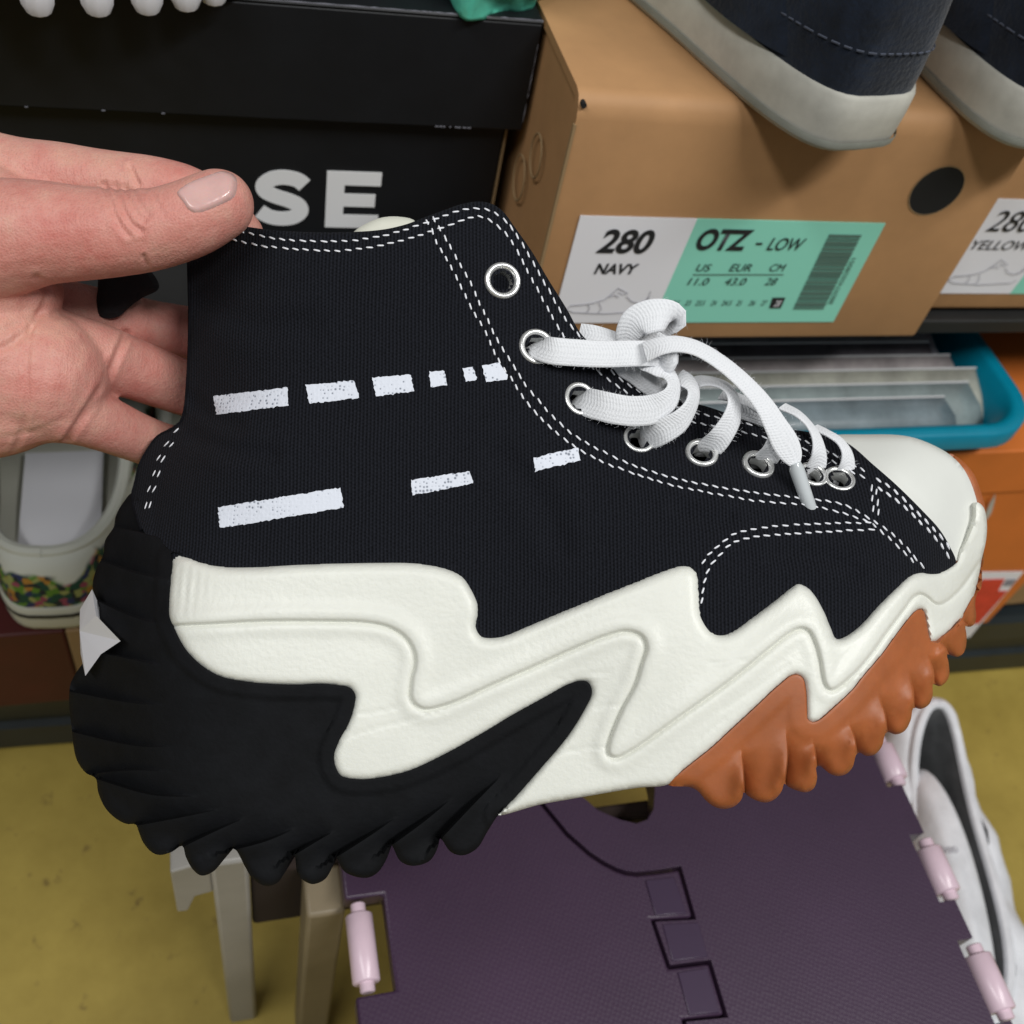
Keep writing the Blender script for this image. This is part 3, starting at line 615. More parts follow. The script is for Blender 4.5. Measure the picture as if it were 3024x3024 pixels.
for a, b in (((2600, 2180), (2632, 2312)), ((2690, 2488), (2790, 2650)), ((2850, 2800), (2960, 3005))):
    pinsR.append((pz(*a)[1], pz(*b)[1]))
pinsR.append((pinsR[-1][1]-.022, pinsR[-1][1]-.052))
nd = .0085
edgeR = [(XR, .212)]
for (ya, yb) in pinsR: edgeR += [(XR, ya+.003), (XR-nd, ya+.003), (XR-nd, yb-.001), (XR, yb-.001)]
edgeR += [(XR, -.06)]
hole = [pz(*p) for p in [(1690, 2300), (1715, 2348), (1765, 2392), (1830, 2420), (1880, 2432), (1912, 2420), (1930, 2390), (1934, 2330), (1925, 2290), (1890, 2240), (1820, 2220), (1730, 2240)]]
rightp = seam+edgeR[::-1]
slab('top_panel', offs_poly(rightp, .0007), [hole], SZ-.012, SZ, M['purple'], st_, so_)
yl0, yl1 = pz(1040, 2672)[1], pz(1085, 2925)[1]
edgeL = [(XL, .212), (XL, yl0+.002), (XL+nd+.008, yl0+.002), (XL+nd+.008, yl1-.001), (XL, yl1-.001), (XL, -.06)]
slab('top_panel', offs_poly(seam+edgeL[::-1], .0007), [], SZ-.012, SZ-.0002, M['purple'], st_, so_)
# smooth raised tongues of the comb hinge
for (a, b, c, d) in (((1905, 2600), (1990, 2590), (2028, 2700), (1935, 2704)), ((1955, 2730), (2062, 2724), (2090, 2826), (1985, 2840)), ((2000, 2872), (2088, 2858), (2125, 2990), (2035, 2998))):
    slab('hinge_tongue', [pz(*p) for p in (a, b, c, d)], [], SZ-.002, SZ+.0005, M['purple_smooth'], st_, so_, .0004)
def pin(x, ya, yb, r=.0062):
    mb = MB(); mb.tube([(x-so_[0], ya-so_[1], SZ-.005), (x-so_[0], ya-.0006-so_[1], SZ-.005), (x-so_[0], yb+.0006-so_[1], SZ-.005), (x-so_[0], yb-so_[1], SZ-.005)], [r-.0006, r, r, r-.0006], 18)
    o = mb.build('hinge_pin', M['pink'], st_, sharp=50)
    mb = MB(); mb.tube([(x-so_[0], ya+.0045-so_[1], SZ-.004), (x-so_[0], ya+.004-so_[1], SZ-.004), (x-so_[0], yb-.0035-so_[1], SZ-.004), (x-so_[0], yb-.004-so_[1], SZ-.004)], [r*.45, r*.55, r*.55, r*.45], 12).build('pin_core', M['pink'], o)
for (ya, yb) in pinsR: pin(XR+.0005, ya-.003, yb+.003, .0066)
pin(XL+.0062, yl0-.003, yl1+.004, .0058)
# legs and side frames
def leg(name, a, b, m): 
    return MB().box([a[i]-so_[i] for i in range(3)], [b[i]-so_[i] for i in range(3)]).build(name, m, st_, bevel=.002)
leg('leg', (.0235, .150, 0), (.0405, .172, SZ-.016), M['cream'])
leg('leg', (.0235, -.05, 0), (.0405, -.03, SZ-.016), M['cream'])
l2 = leg('leg', (-.0155, .172, 0), (.0005, .186, .262), M['white_plastic']); l2['label'] = 'white outer leg'
hk = MB(); P0 = (-.030, .176, .225)
hk.add([(x-so_[0], y-so_[1], z) for (x, z) in ((-.0155, .262), (-.032, .255), (-.0325, .205), (-.0275, .205), (-.0235, .222), (-.0155, .225)) for y in (.174, .188)],
       [(0, 2, 3, 1), (2, 4, 5, 3), (4, 6, 7, 5), (6, 8, 9, 7), (8, 10, 11, 9), (0, 1, 11, 10), (1, 3, 5, 7, 9, 11), (0, 10, 8, 6, 4, 2)])
hk.build('bracket', M['white_plastic'], st_, smooth=False, bevel=.001)
leg('leg', (.320, .150, 0), (.334, .20, SZ-.016), M['cream']); leg('leg', (.320, -.05, 0), (.334, -.03, SZ-.016), M['cream'])
leg('cross_bar', (.0008, .176, .165), (.30, .186, .235), M['backp'])
leg('under_frame', (.17, .05, SZ-.040), (.205, .13, SZ-.018), M['cream'])

# ================================================================== THE HELD SHOE
D = 0.335; s_ = D/FP
SHM = Matrix.Translation(Vector(CAMPOS + (R @ np.array([0, 0, D])))) @ ROT.to_4x4()
def thing_at(name, label, cat, kind=None):
    o = bpy.data.objects.new(name, None); COL.objects.link(o); o.matrix_world = SHM; o.empty_display_size = .02; return tag(o, label, cat)
def P3(u, v, c):
    """photo position + height c towards the viewer (all in photo pixels at the shoe's mid plane) -> shoe-local metres"""
    u, v, c = np.asarray(u, float), np.asarray(v, float), np.asarray(c, float); k = 1-c/FP
    return np.stack([(u-1512)*k*s_, -(v-1512)*k*s_, c*s_], -1)
def spl(pts, step, closed=False):
    p = np.array(pts, float)
    if closed: p = np.vstack([p, p[:1]])
    # centripetal-ish Catmull-Rom with reflected/closed ends, then uniform resample
    Pn = np.vstack([p[-2] if closed else 2*p[0]-p[1], p, p[1] if closed else 2*p[-1]-p[-2]]); out = []
    for i in range(1, len(Pn)-2):
        p0, p1, p2, p3 = Pn[i-1], Pn[i], Pn[i+1], Pn[i+2]
        d1 = max(np.linalg.norm(p1-p0), 1e-6)**.5; d2 = max(np.linalg.norm(p2-p1), 1e-6)**.5; d3 = max(np.linalg.norm(p3-p2), 1e-6)**.5
        m1 = (p1-p0)/d1-(p2-p0)/(d1+d2)+(p2-p1)/d2; m2 = (p2-p1)/d2-(p3-p1)/(d2+d3)+(p3-p2)/d3; m1 = m1*d2; m2 = m2*d2
        n = max(2, int(np.linalg.norm((p2-p1)[:2])/3))
        for t in np.linspace(0, 1, n, endpoint=False):
            out.append((2*t**3-3*t**2+1)*p1+(t**3-2*t**2+t)*m1+(-2*t**3+3*t**2)*p2+(t**3-t**2)*m2)
    out.append(Pn[-2]); q_ = np.array(out); L = np.r_[0, np.cumsum(np.linalg.norm(np.diff(q_[:, :2], axis=0), axis=1))]
    n = max(3, int(round(L[-1]/step))); t = np.linspace(0, L[-1], n+1); r = np.stack([np.interp(t, L, q_[:, k]) for k in range(q_.shape[1])], 1)
    return r[:-1] if closed else r
def dist(P, line, closed=False):
    A = line; B = np.roll(line, -1, 0) if closed else line[1:]; A = A if closed else A[:-1]; out = np.full(len(P), 1e9)
    for i in range(0, len(P), 4000):
        q_ = P[i:i+4000, None, :]; ab = B-A; t = np.clip(((q_-A)*ab).sum(-1)/((ab*ab).sum(-1)+1e-9), 0, 1)
        out[i:i+4000] = np.sqrt(((q_-(A+t[..., None]*ab))**2).sum(-1)).min(1)
    return out
def inside(P, poly):
    x, y = P[:, 0], P[:, 1]; r = np.zeros(len(P), bool); q_ = np.roll(poly, -1, 0)
    for (x0, y0), (x1, y1) in zip(poly, q_):
        if y0 == y1: continue
        c = ((y0 > y) != (y1 > y)) & (x < (x1-x0)*(y-y0)/(y1-y0)+x0); r ^= c
    return r
def fill(poly, sp, extra=None):
    x0, y0 = poly.min(0); x1, y1 = poly.max(0); g = []
    for j, y in enumerate(np.arange(y0+sp*.5, y1, sp*.87)):
        xs = np.arange(x0+(sp*.5 if j % 2 else 0), x1, sp); g.append(np.c_[xs, np.full(len(xs), y)])
    g = np.vstack(g); g = g[inside(g, poly)]; g = g[dist(g, poly, True) > sp*.55]
    for ln in (extra or []):
        tg = np.gradient(ln, axis=0); tg /= np.linalg.norm(tg, axis=1)[:, None]; nn_ = np.c_[-tg[:, 1], tg[:, 0]]; g = g[dist(g, ln) > 15]; ad = []
        for k in (-12, -7, -3, 1, 4, 8, 13): ad.append(ln+nn_*k)
        ad = np.vstack(ad); ad = ad[inside(ad, poly)]; ad = ad[dist(ad, poly, True) > 3]; ad = ad[np.unique(np.round(ad/2.2), axis=0, return_index=True)[1]]; g = np.vstack([g, ad])
    pts = [Vector(p) for p in np.vstack([poly, g])]; n = len(poly)
    r = delaunay_2d_cdt(pts, [(i, (i+1) % n) for i in range(n)], [], 1, 1e-4)
    V = np.array([tuple(p) for p in r[0]]); F = np.array([f for f in r[2] if len(f) == 3])
    # keep triangles inside and orient towards viewer (y down -> flip)
    c = V[F].mean(1); F = F[inside(c, poly)]
    a, b, c = V[F[:, 0]], V[F[:, 1]], V[F[:, 2]]; ar = (b[:, 0]-a[:, 0])*(c[:, 1]-a[:, 1])-(b[:, 1]-a[:, 1])*(c[:, 0]-a[:, 0]); F[ar > 0] = F[ar > 0][:, ::-1]
    return V, F
# thin-plate height field of the shoe's near side
CP = np.array([(205,2100,25),(230,2250,60),(300,2350,190),(300,2000,120),(400,1950,255),(330,1600,70),(400,1600,170),(520,1800,315),(520,2200,320),(700,1800,345),(700,2200,345),(1000,1850,352),(1000,2450,345),(1400,2100,350),(1400,2450,345),
 (1700,2050,370),(1700,2350,372),(2000,2000,412),(2000,2300,410),(2300,1950,418),(2300,2250,415),(2500,1850,390),(2550,2150,390),(2700,1750,295),(2700,1980,300),(2800,1650,190),(2820,1850,170),(2890,1600,45),(2885,1730,40),
 (562,780,55),(564,1000,55),(556,1129,55),(543,1243,50),(470,1290,25),(395,1450,20),(440,1500,120),(520,1450,200),(500,1650,260),(620,1000,150),(700,1000,215),(900,1000,280),(1200,950,300),(1450,800,275),(1500,690,255),(700,690,190),(1000,720,270),(1400,620,255),(640,1350,265),
 (700,1550,310),(1000,1500,335),(1000,1250,310),(1400,1500,335),(1400,1200,310),(1700,1500,345),(1600,850,235),(1700,1000,205),(1900,1200,185),(2100,1230,175),(2250,1270,165),(2450,1320,140),(1650,1150,275),(1900,1400,300),(2200,1450,310),(2200,1650,378),(2450,1700,372),(2450,1500,285),
 (2600,1420,215),(2600,1600,310),(2750,1600,225),(2650,1350,160),(2700,1300,115),(2850,1420,70),(2882,1480,45),(2550,1295,120),(2760,1450,150)], float)
def tps_fit(C, lam=40.):
    n = len(C); X = C[:, :2]/1000; r = np.sqrt(((X[:, None]-X[None])**2).sum(-1))+1e-9; K = r*r*np.log(r)+np.eye(n)*lam*1e-4; Pm = np.c_[np.ones(n), X]
    A = np.block([[K, Pm], [Pm.T, np.zeros((3, 3))]]); return X, np.linalg.solve(A, np.r_[C[:, 2], 0, 0, 0])
TX, TW = tps_fit(CP)
def cs(P):
    P = np.atleast_2d(P)[:, :2]/1000; out = np.zeros(len(P))
    for i in range(0, len(P), 8000):
        q_ = P[i:i+8000]; r = np.sqrt(((q_[:, None]-TX[None])**2).sum(-1))+1e-9; out[i:i+8000] = (r*r*np.log(r))@TW[:-3]+TW[-3]+q_@TW[-2:]
    return out
def rnd(d, r): t = np.clip(d/r, 0, 1); return r*(1-np.sqrt(np.clip(1-(1-t)**2, 0, 1)))
def bnd_edges(F):
    e = {}
    for t in F:
        for i in range(3):
            k = (int(t[i]), int(t[(i+1) % 3])); e[k] = 1
    return [k for k in e if (k[1], k[0]) not in e]
def solid(name, outline, cfun, m, parent, sp=10, step=10, thick=None, mirror=True, sharp=40, extra=None, holes=None):
    """near surface from a height field; closed against its mirror image (thick=None) or a shell of given thickness on both sides"""
    poly = spl(outline, step, True); V, F = fill(poly, sp, extra); c = cfun(V, poly)
    if holes is not None:
        ce = V[F].mean(1); keep = np.ones(len(F), bool)
        for (hx, hy, hr) in holes: keep &= ((ce-np.array([hx, hy]))**2).sum(1) > (hr*.5)**2
        F = F[keep]
    A = P3(V[:, 0], V[:, 1], c); n = len(A); E = bnd_edges(F)
    if thick is None:
        B = A*np.array([1, 1, -1]); f = [tuple(t) for t in F]+[tuple(n+t[::-1]) for t in F]
        # wall in several strips so that it shades like a real edge
        verts = list(A)+list(B); f += [(b, a, n+a, n+b) for a, b in E]
        return new(name, verts, f, m, parent, sharp=sharp)
    B = P3(V[:, 0], V[:, 1], c-thick)
    verts = list(A)+list(B); f = [tuple(t) for t in F]+[tuple(n+t[::-1]) for t in F]+[(b, a, n+a, n+b) for a, b in E]
    if mirror:
        k = len(verts); mv = [p*np.array([1, 1, -1]) for p in verts]; verts += mv; f += [tuple(k+i for i in t[::-1]) for t in f]
    return new(name, verts, f, m, parent, sharp=sharp)

shoe = thing_at('sneaker', 'black canvas high-top sneaker with zigzag white platform sole held by hand', 'sneaker')

# ---- upper
collar = [(560,768),(600,700),(660,668),(714,668),(792,678),(900,685),(1000,686),(1129,678),(1200,662),(1248,644),(1310,621),(1362,603),(1414,595),(1455,603),(1487,626),(1518,668),(1569,740),(1621,828),(1673,911),(1714,983)]
instep = [(1760,1030),(1819,1083),(1880,1130),(1938,1162),(2010,1182),(2075,1197),(2115,1209),(2189,1236),(2257,1252),(2340,1268),(2430,1282),(2470,1290)]
toeline = [(2521,1321),(2573,1367),(2645,1430),(2723,1507),(2775,1564),(2806,1616),(2824,1663)]
heel = [(420,1560),(398,1500),(394,1455),(401,1430),(414,1373),(440,1326),(468,1290),(505,1272),(535,1250),(548,1215),(557,1129),(563,1000),(564,900),(562,828)]
canvas_out = collar+instep+toeline+[(2800,1740),(2600,1900),(2450,1950),(2100,1930),(1800,1900),(1430,1930),(1380,1800),(1300,1740),(700,1740),(520,1720),(470,1640)]+heel
heel_seam = spl([(548,1222),(525,1280),(490,1370),(468,1460),(455,1540),(470,1640)], 10)
piping = spl([(560,775),(563,900),(563,1000),(557,1129),(546,1230)], 10)
E_in = spl([(1256,640),(1290,705),(1340,795),(1375,860),(1440,985),(1480,1055),(1530,1130),(1590,1200),(1655,1260),(1740,1312),(1850,1370),(1950,1403),(2060,1430),(2180,1450),(2300,1468),(2420,1480),(2500,1500),(2560,1530),(2640,1585),(2700,1650),(2735,1692)], 12)
patch = spl([(2590,1550),(2464,1553),(2335,1560),(2231,1570),(2165,1588),(2115,1625),(2083,1665),(2068,1710),(2066,1800)], 12)
edge_line = spl(collar+instep, 12)
def side_of(P, line):
    """signed: + on the right-hand side when walking along line (image coords)"""
    i = np.array([((line-p)**2).sum(1).argmin() for p in P]); i = np.clip(i, 1, len(line)-2); t = line[i+1]-line[i-1]; d = P-line[i]
    return t[:, 0]*d[:, 1]-t[:, 1]*d[:, 0]
def smooth01(x): x = np.clip(x, 0, 1); return x*x*(3-2*x)
FOLDS = [(spl(p, 12), a_*1.9, w_) for p, a_, w_ in (([(575,1290),(680,1330),(800,1345)], 5, 26), ([(570,1180),(640,1240),(700,1260)], 4, 22), ([(1480,1350),(1600,1480),(1650,1600)], 4, 40), ([(2000,1500),(2080,1530),(2150,1530)], 3.5, 22), ([(2300,1640),(2420,1640),(2520,1690)], 4, 28), ([(620,900),(760,960),(900,960)], 4, 40))]
def c_canvas(V, poly=None):
    c = cs(V)
    d = dist(V, edge_line); c = c-rnd(d, 12)*.8
    # overlapped panels: eyestay lies over the quarter, patch lies over the vamp
    de = dist(V, E_in); sd = side_of(V, E_in); c = c+5*smooth01(np.where(sd < 0, de, -de)/9+.5)*np.exp(-(de/160)**2)
    dp = dist(V, patch); sp_ = side_of(V, patch); c = c+5*smooth01(np.where(sp_ < 0, dp, -dp)/9+.5)*np.exp(-(dp/150)**2)
    c = c-7*np.exp(-(dist(V, heel_seam)/8)**2)
    c = c+9*np.exp(-(dist(V, piping)/14)**2)
    c = c-1.6*np.exp(-(np.minimum(de, 40)/26)**2)*np.sin((V[:, 0]*.8+V[:, 1]*.6)/11)*(de < 40)
    for ln, a_, w_ in FOLDS: c = c-a_*np.exp(-(dist(V, ln)/w_)**2)+a_*.6*np.exp(-((dist(V, ln)-w_*1.8)/w_)**2)
    # soft dents of limp canvas
    c = c+6*np.sin(V[:, 0]/170+V[:, 1]/310)*np.sin(V[:, 1]/190-V[:, 0]/420)
    return c
EY = [(1484,829,55),(1585,1025,56),(1713,1180,54),(1886,1297,50),(2072,1338,50),(2239,1372,50),(2400,1402,46),(2478,1416,48)]
upper = solid('upper', canvas_out, c_canvas, M['canvas'], shoe, sp=12, step=12, thick=13, holes=EY)
# heel wrap joining the two sides
hl = spl([(560,770)]+heel[::-1], 16); hc = c_canvas(hl); A = P3(hl[:, 0], hl[:, 1], hc-2); nseg = 9; v = []; f = []
for i, a in enumerate(A):
    t_ = A[min(i+1, len(A)-1)]-A[max(i-1, 0)]; out = np.array([t_[1], -t_[0], 0]); out /= np.linalg.norm(out)+1e-9
    if out[0] > 0: out = -out
    for k in range(nseg+1):
        z = a[2]*(1-2*k/nseg); v.append(np.array([a[0], a[1], z])+out*abs(a[2])*.18*math.sqrt(max(0, 1-(z/a[2])**2)))
for i in range(len(A)-1):
    for k in range(nseg): f.append((i*(nseg+1)+k, i*(nseg+1)+k+1, (i+1)*(nseg+1)+k+1, (i+1)*(nseg+1)+k))
o = new('heel_wrap', v, f, M['heel_canvas'], shoe); md = o.modifiers.new('Solidify', 'SOLIDIFY'); md.thickness = .0012; md.offset = 0
# tongue under the lacing
tl = spl([(1640,1010),(1760,1085),(1900,1190),(2080,1235),(2260,1285),(2480,1330)], 25); tc = cs(tl)-30; A = P3(tl[:, 0], tl[:, 1]+18, tc); v = []; f = []; m_ = 12
for a in A:
    for k in range(m_+1):
        z = a[2]*(1-2*k/m_); v.append(a*np.array([1, 1, 0])+np.array([.0025, .0045, 0])*math.sqrt(max(0, 1-(z/a[2])**2))+np.array([0, 0, z]))
for i in range(len(A)-1):
    for k in range(m_): f.append((i*(m_+1)+k, i*(m_+1)+k+1, (i+1)*(m_+1)+k+1, (i+1)*(m_+1)+k))
o = new('tongue', v, f, M['heel_canvas'], shoe); md = o.modifiers.new('Solidify', 'SOLIDIFY'); md.thickness = .002
# cream lining tab peeking over the collar, black pull tab behind the heel
solid('lining_tab', [(1010,760),(1040,690),(1085,658),(1130,642),(1180,640),(1225,652),(1240,690),(1230,760)], lambda V, p: np.full(len(V), 120.)-rnd(dist(V, p, True), 18), M['lining'], shoe, sp=16, step=12, thick=25, mirror=False)
solid('pull_tab', [(300,800),(430,790),(470,850),(420,880),(385,905),(350,935),(310,940),(286,925),(288,860)], lambda V, p: np.full(len(V), 20.)-rnd(dist(V, p, True), 16), M['black_soft'], shoe, sp=14, step=10, thick=40, mirror=False)

# ---- toe cap
cap = [(2440,1290),(2470,1284),(2542,1283),(2645,1284),(2697,1292),(2749,1311),(2800,1339),(2837,1373),(2862,1414),(2881,1466),(2888,1500),(2890,1560),(2872,1640),(2840,1700),(2790,1690),(2760,1600),(2700,1515),(2630,1450),(2560,1390),(2500,1340)]
cap_sil = spl(cap[:12], 8)
toe_edge = spl([(2454,1285)]+toeline, 8)
def c_cap(V, poly):
    d = dist(V, cap_sil); c = cs(V)-4; c = np.minimum(c, 12+ (c-12)*np.sqrt(np.clip(1-(1-np.clip(d/150, 0, 1))**2, 0, 1)))
    return np.maximum(c+4*np.exp(-(dist(V, toe_edge)/9)**2), 8)
solid('toe_cap', cap, c_cap, M['toecap'], shoe, sp=11, step=9)

# ---- midsole
mid_top = [(510,1642),(549,1642),(585,1655),(647,1670),(776,1672),(880,1666),(999,1662),(1120,1659),(1207,1660),(1274,1668),(1331,1683),(1367,1704),(1393,1740),(1411,1782),(1413,1812),(1408,1855),(1422,1877),(1450,1882),(1492,1875),(1543,1854),(1647,1810),(1776,1756),(1880,1714),(1957,1683),(1999,1670),(2024,1668),(2050,1678),(2063,1699),(2068,1750),(2073,1812),(2091,1851),(2122,1872),(2159,1864),(2205,1833),(2283,1776),(2334,1735),(2355,1722),(2381,1730),(2407,1756),(2433,1802),(2454,1854),(2470,1887),(2500,1877),(2542,1844),(2593,1787),(2645,1735),(2686,1699),(2712,1689),(2774,1688),(2824,1665),(2842,1625),(2862,1585),(2881,1533),(2886,1484),(2904,1497),(2914,1538),(2912,1595),(2899,1652),(2893,1688)]
mid_bot = [(2873,1766),(2831,1838),(2785,1880),(2749,1898),(2741,1880),(2733,1838),(2723,1803),(2710,1803),(2660,1860),(2609,1930),(2547,2003),(2525,2032),(2464,2091),(2417,2130),(2397,2135),(2384,2125),(2381,2091),(2378,2040),(2368,2002),(2345,1994),(2303,2024),(2231,2091),(2164,2153),(2102,2210),(2024,2272),(1973,2316),(1880,2327),(1725,2353),(1595,2376),(1471,2406),(1518,2355),(1595,2267),(1673,2174),(1725,2091),(1745,2045),(1737,2019),(1714,2013),(1678,2024),(1621,2055),(1518,2112),(1414,2174),(1311,2231),(1207,2278),(1104,2301),(1052,2303),(1005,2292),(986,2257),(984,2228),(1000,2184),(1026,2138),(1044,2081),(1046,2050),(1031,2032),(1002,2026),(939,2021),(880,2024),(800,2022),(720,2014),(652,2000),(595,1968),(543,1916),(518,1870),(499,1818),(497,1776),(502,1714),(507,1668)]
G = spl([(490,1850),(518,1846),(621,1841),(776,1833),(1000,1833),(1078,1836),(1145,1849),(1197,1880),(1223,1921),(1228,1958),(1217,2010),(1218,2068),(1250,2092),(1300,2085),(1346,2070),(1455,2020),(1565,1972),(1722,1902),(1800,1872),(1847,1862),(1894,1876),(1910,1910),(1895,1965),(1878,2020),(1831,2110),(1797,2205),(1800,2229),(1818,2236),(1870,2212),(1932,2169),(2000,2120),(2128,2029),(2179,1990),(2257,1926),(2334,1866),(2366,1854),(2391,1864),(2410,1901),(2423,1947),(2436,2015),(2450,2036),(2466,2034),(2516,1995),(2567,1938),(2619,1866),(2671,1797),(2697,1763),(2718,1753),(2738,1761),(2769,1784),(2800,1771),(2842,1730),(2878,1678),(2900,1645)], 8)
cracks = [spl(p, 10) for p in ([(1040,2110),(1120,2100),(1190,2085)], [(1010,2180),(1110,2150),(1240,2120),(1330,2098)], [(1640,2010),(1720,1990),(1800,1985)], [(1660,2030),(1760,2012)], [(2100,1960),(2200,1950)], [(2130,2100),(2220,2040),(2330,1965)], [(2060,2190),(2140,2120)], [(1760,2090),(1830,2080)], [(1560,2240),(1700,2215),(1790,2205)])]
mtop_line = spl(mid_top, 8); mbot_line = spl([mid_top[-1]]+mid_bot+[mid_top[0]], 8); mid_poly = spl(mid_top+mid_bot, 8, True)
def c_mid(V, poly):
    c = np.maximum(cs(V), 5)+26
    tw_ = smooth01((V[:, 0]-2760)/80); dt_ = dist(V, mtop_line); c = c-rnd(dt_, 34)*(1-tw_)-rnd(dt_, 13)*tw_-rnd(dist(V, mbot_line), 25)-8*smooth01((V[:, 0]-2690)/30)*(1-smooth01(dist(V, mbot_line)/14))
    g = dist(V, G); sg = side_of(V, G)            # walking heel->toe; + side is below the groove
    sgn = np.where(sg > 0, g, -g)
    c = c-8*smooth01(sgn/10+.5)*np.exp(-(g/130)**2)            # lower level sits slightly back
    c = c-9*np.exp(-((sgn-3)/6)**2)                               # the line itself
    c = c+5*np.exp(-((sgn-26)/18)**2)                             # soft swell under it
    c = c+7*np.exp(-((sgn+22)/26)**2)
    for k in cracks: c = c-2.8*np.exp(-(dist(V, k)/4)**2)
    # gathered wrinkles at the heel edge
    wv = np.exp(-((V[:, 0]-545)/45)**2)*np.exp(-((V[:, 1]-1740)/70)**2); c = c+2.2*wv*np.sin(V[:, 0]/4.2+V[:, 1]/40)
    return np.maximum(c, 10)
mid = solid('midsole', mid_top+mid_bot, c_mid, M['foam'], shoe, sp=9, step=8, sharp=50, extra=[G])

# ---- black heel outsole
blk_s = [(393,1455),(362,1487),(342,1523),(336,1556),(311,1595),(305,1637),(282,1688),(274,1725),(282,1766),(296,1800),(282,1823),(300,1875),(292,1905),(270,1935),(240,1965),(217,2000),(207,2024),(204,2076),(212,2153),(217,2203),(228,2247),(254,2283),(282,2298),(290,2340),(311,2386),(342,2417),(373,2433),(401,2435),(409,2454),(424,2490),(450,2518),(471,2525),(507,2516),(538,2498),(549,2531),(569,2567),(595,2586),(631,2573),(657,2542),(683,2508),(694,2508),(725,2562),(745,2593),(787,2617),(823,2604),(849,2552),(868,2523),(880,2583),(906,2606),(926,2611),(958,2598),(976,2572),(990,2530),(1015,2572),(1047,2588),(1085,2592),(1115,2577),(1144,2532),(1155,2495),(1181,2542),(1217,2557),(1269,2542),(1292,2505),(1300,2476),(1331,2516),(1367,2526),(1409,2505),(1440,2455),(1471,2408)]
blk = blk_s+[(1530,2350),(1605,2265),(1680,2174),(1735,2091),(1755,2045),(1748,2012),(1714,2002),(1650,2000),(1500,2090),(1400,2120),(1200,2200),(1080,2240),(1060,2150),(1080,2040),(1040,2000),(940,1990),(760,1985),(660,1960),(590,1910),(545,1850),(530,1790),(532,1700),(540,1640),(500,1625),(440,1540)]
mb_line = spl(mid_bot[29:]+[(505,1650)], 10); blk_sil = spl(blk_s, 8)
# grooves between tread blocks: inner tip ... notch, side of the line that is cut away
BG = [([(505,1600),(430,1575),(336,1556)], 1), ([(505,1712),(400,1690),(300,1655)], 1), ([(480,1845),(380,1815),(284,1770)], 1), ([(480,1965),(390,1945),(290,1925)], 1), ([(496,2080),(380,2072),(205,2040)], 1), ([(524,2203),(400,2200),(216,2160)], 1), ([(500,2276),(390,2272),(256,2284)], 1),
      ([(600,2350),(450,2345),(284,2298)], 1), ([(660,2385),(540,2410),(403,2436)], 1), ([(730,2410),(640,2450),(540,2498)], 1), ([(880,2440),(790,2480),(690,2508)], 1), ([(990,2450),(930,2485),(868,2523)], 1), ([(1178,2405),(1085,2470),(991,2530)], 1), ([(1340,2350),(1250,2425),(1156,2494)], 1), ([(1490,2278),(1400,2370),(1301,2475)], 1)]
BG = [(spl(p, 7), sd) for p, sd in BG]
def tread(V, c, lines, A):
    for ln, sd in lines:
        lo_, hi_ = ln.min(0)-150, ln.max(0)+150; idx = np.where(((V > lo_) & (V < hi_)).all(1))[0]
        if not len(idx): continue
        Q = V[idx]; d2 = ((Q[:, None]-ln[None])**2).sum(-1); k = d2.argmin(1); d = np.sqrt(d2.min(1)); t = k/(len(ln)-1)
        kk_ = np.clip(k, 1, len(ln)-2); tg = ln[kk_+1]-ln[kk_-1]; dv = Q-ln[kk_]; sg = np.sign(tg[:, 0]*dv[:, 1]-tg[:, 1]*dv[:, 0])*sd
        amp = A*smooth01(t*1.15)**.8
        c[idx] += np.where(sg > 0, -amp*np.exp(-d/36)*smooth01(d/5+.35), amp*.5*np.exp(-(d/34)**2))
    return c
def c_blk(V, poly):
    c = np.maximum(cs(V), 4)+14; c = c-rnd(dist(V, blk_sil), 24)*.8
    # raised bead that follows the foam edge; tucked under the foam
    d = dist(V, mb_line); ins = inside(V, mid_poly); c = np.where(ins, c-45*smooth01(d/10), c-8*smooth01((d-36)/9))
    return np.maximum(tread(V, c, BG, 46), 6)
solid('heel_outsole', blk, c_blk, M['black_rubber'], shoe, sp=10, step=8, sharp=45, extra=[mb_line]+[l for l, _ in BG])

# ---- brown forefoot outsole
brn_s = [(1973,2318),(2040,2325),(2063,2338),(2081,2360),(2107,2381),(2138,2389),(2169,2381),(2190,2360),(2197,2338),(2205,2347),(2231,2363),(2262,2370),(2288,2360),(2309,2335),(2316,2314),(2329,2324),(2355,2335),(2381,2340),(2404,2327),(2413,2298),(2411,2264),(2428,2264),(2448,2283),(2474,2292),(2500,2285),(2518,2265),(2529,2228),(2538,2222),(2557,2232),(2583,2228),(2604,2205),(2618,2162),(2645,2169),(2671,2159),(2689,2128),(2698,2090),(2718,2094),(2743,2081),(2754,2055),(2756,2018),(2774,2027),(2792,2016),(2803,1994),(2801,1955),(2797,1932),(2827,1940),(2845,1929),(2853,1907),(2854,1871),(2851,1848),(2862,1852),(2878,1842),(2883,1817),(2880,1784),(2886,1750),(2896,1741),(2900,1719),(2900,1690)]
brn = [(1960,2300)]+brn_s+[(2906,1640),(2890,1560),(2840,1640),(2760,1740),(2700,1780),(2640,1830),(2560,1930),(2480,2010),(2420,2060),(2400,1990),(2350,1965),(2290,2000),(2180,2100),(2060,2220)]
br_line = spl(mid_bot[:26], 10); brn_sil = spl(brn_s, 8)
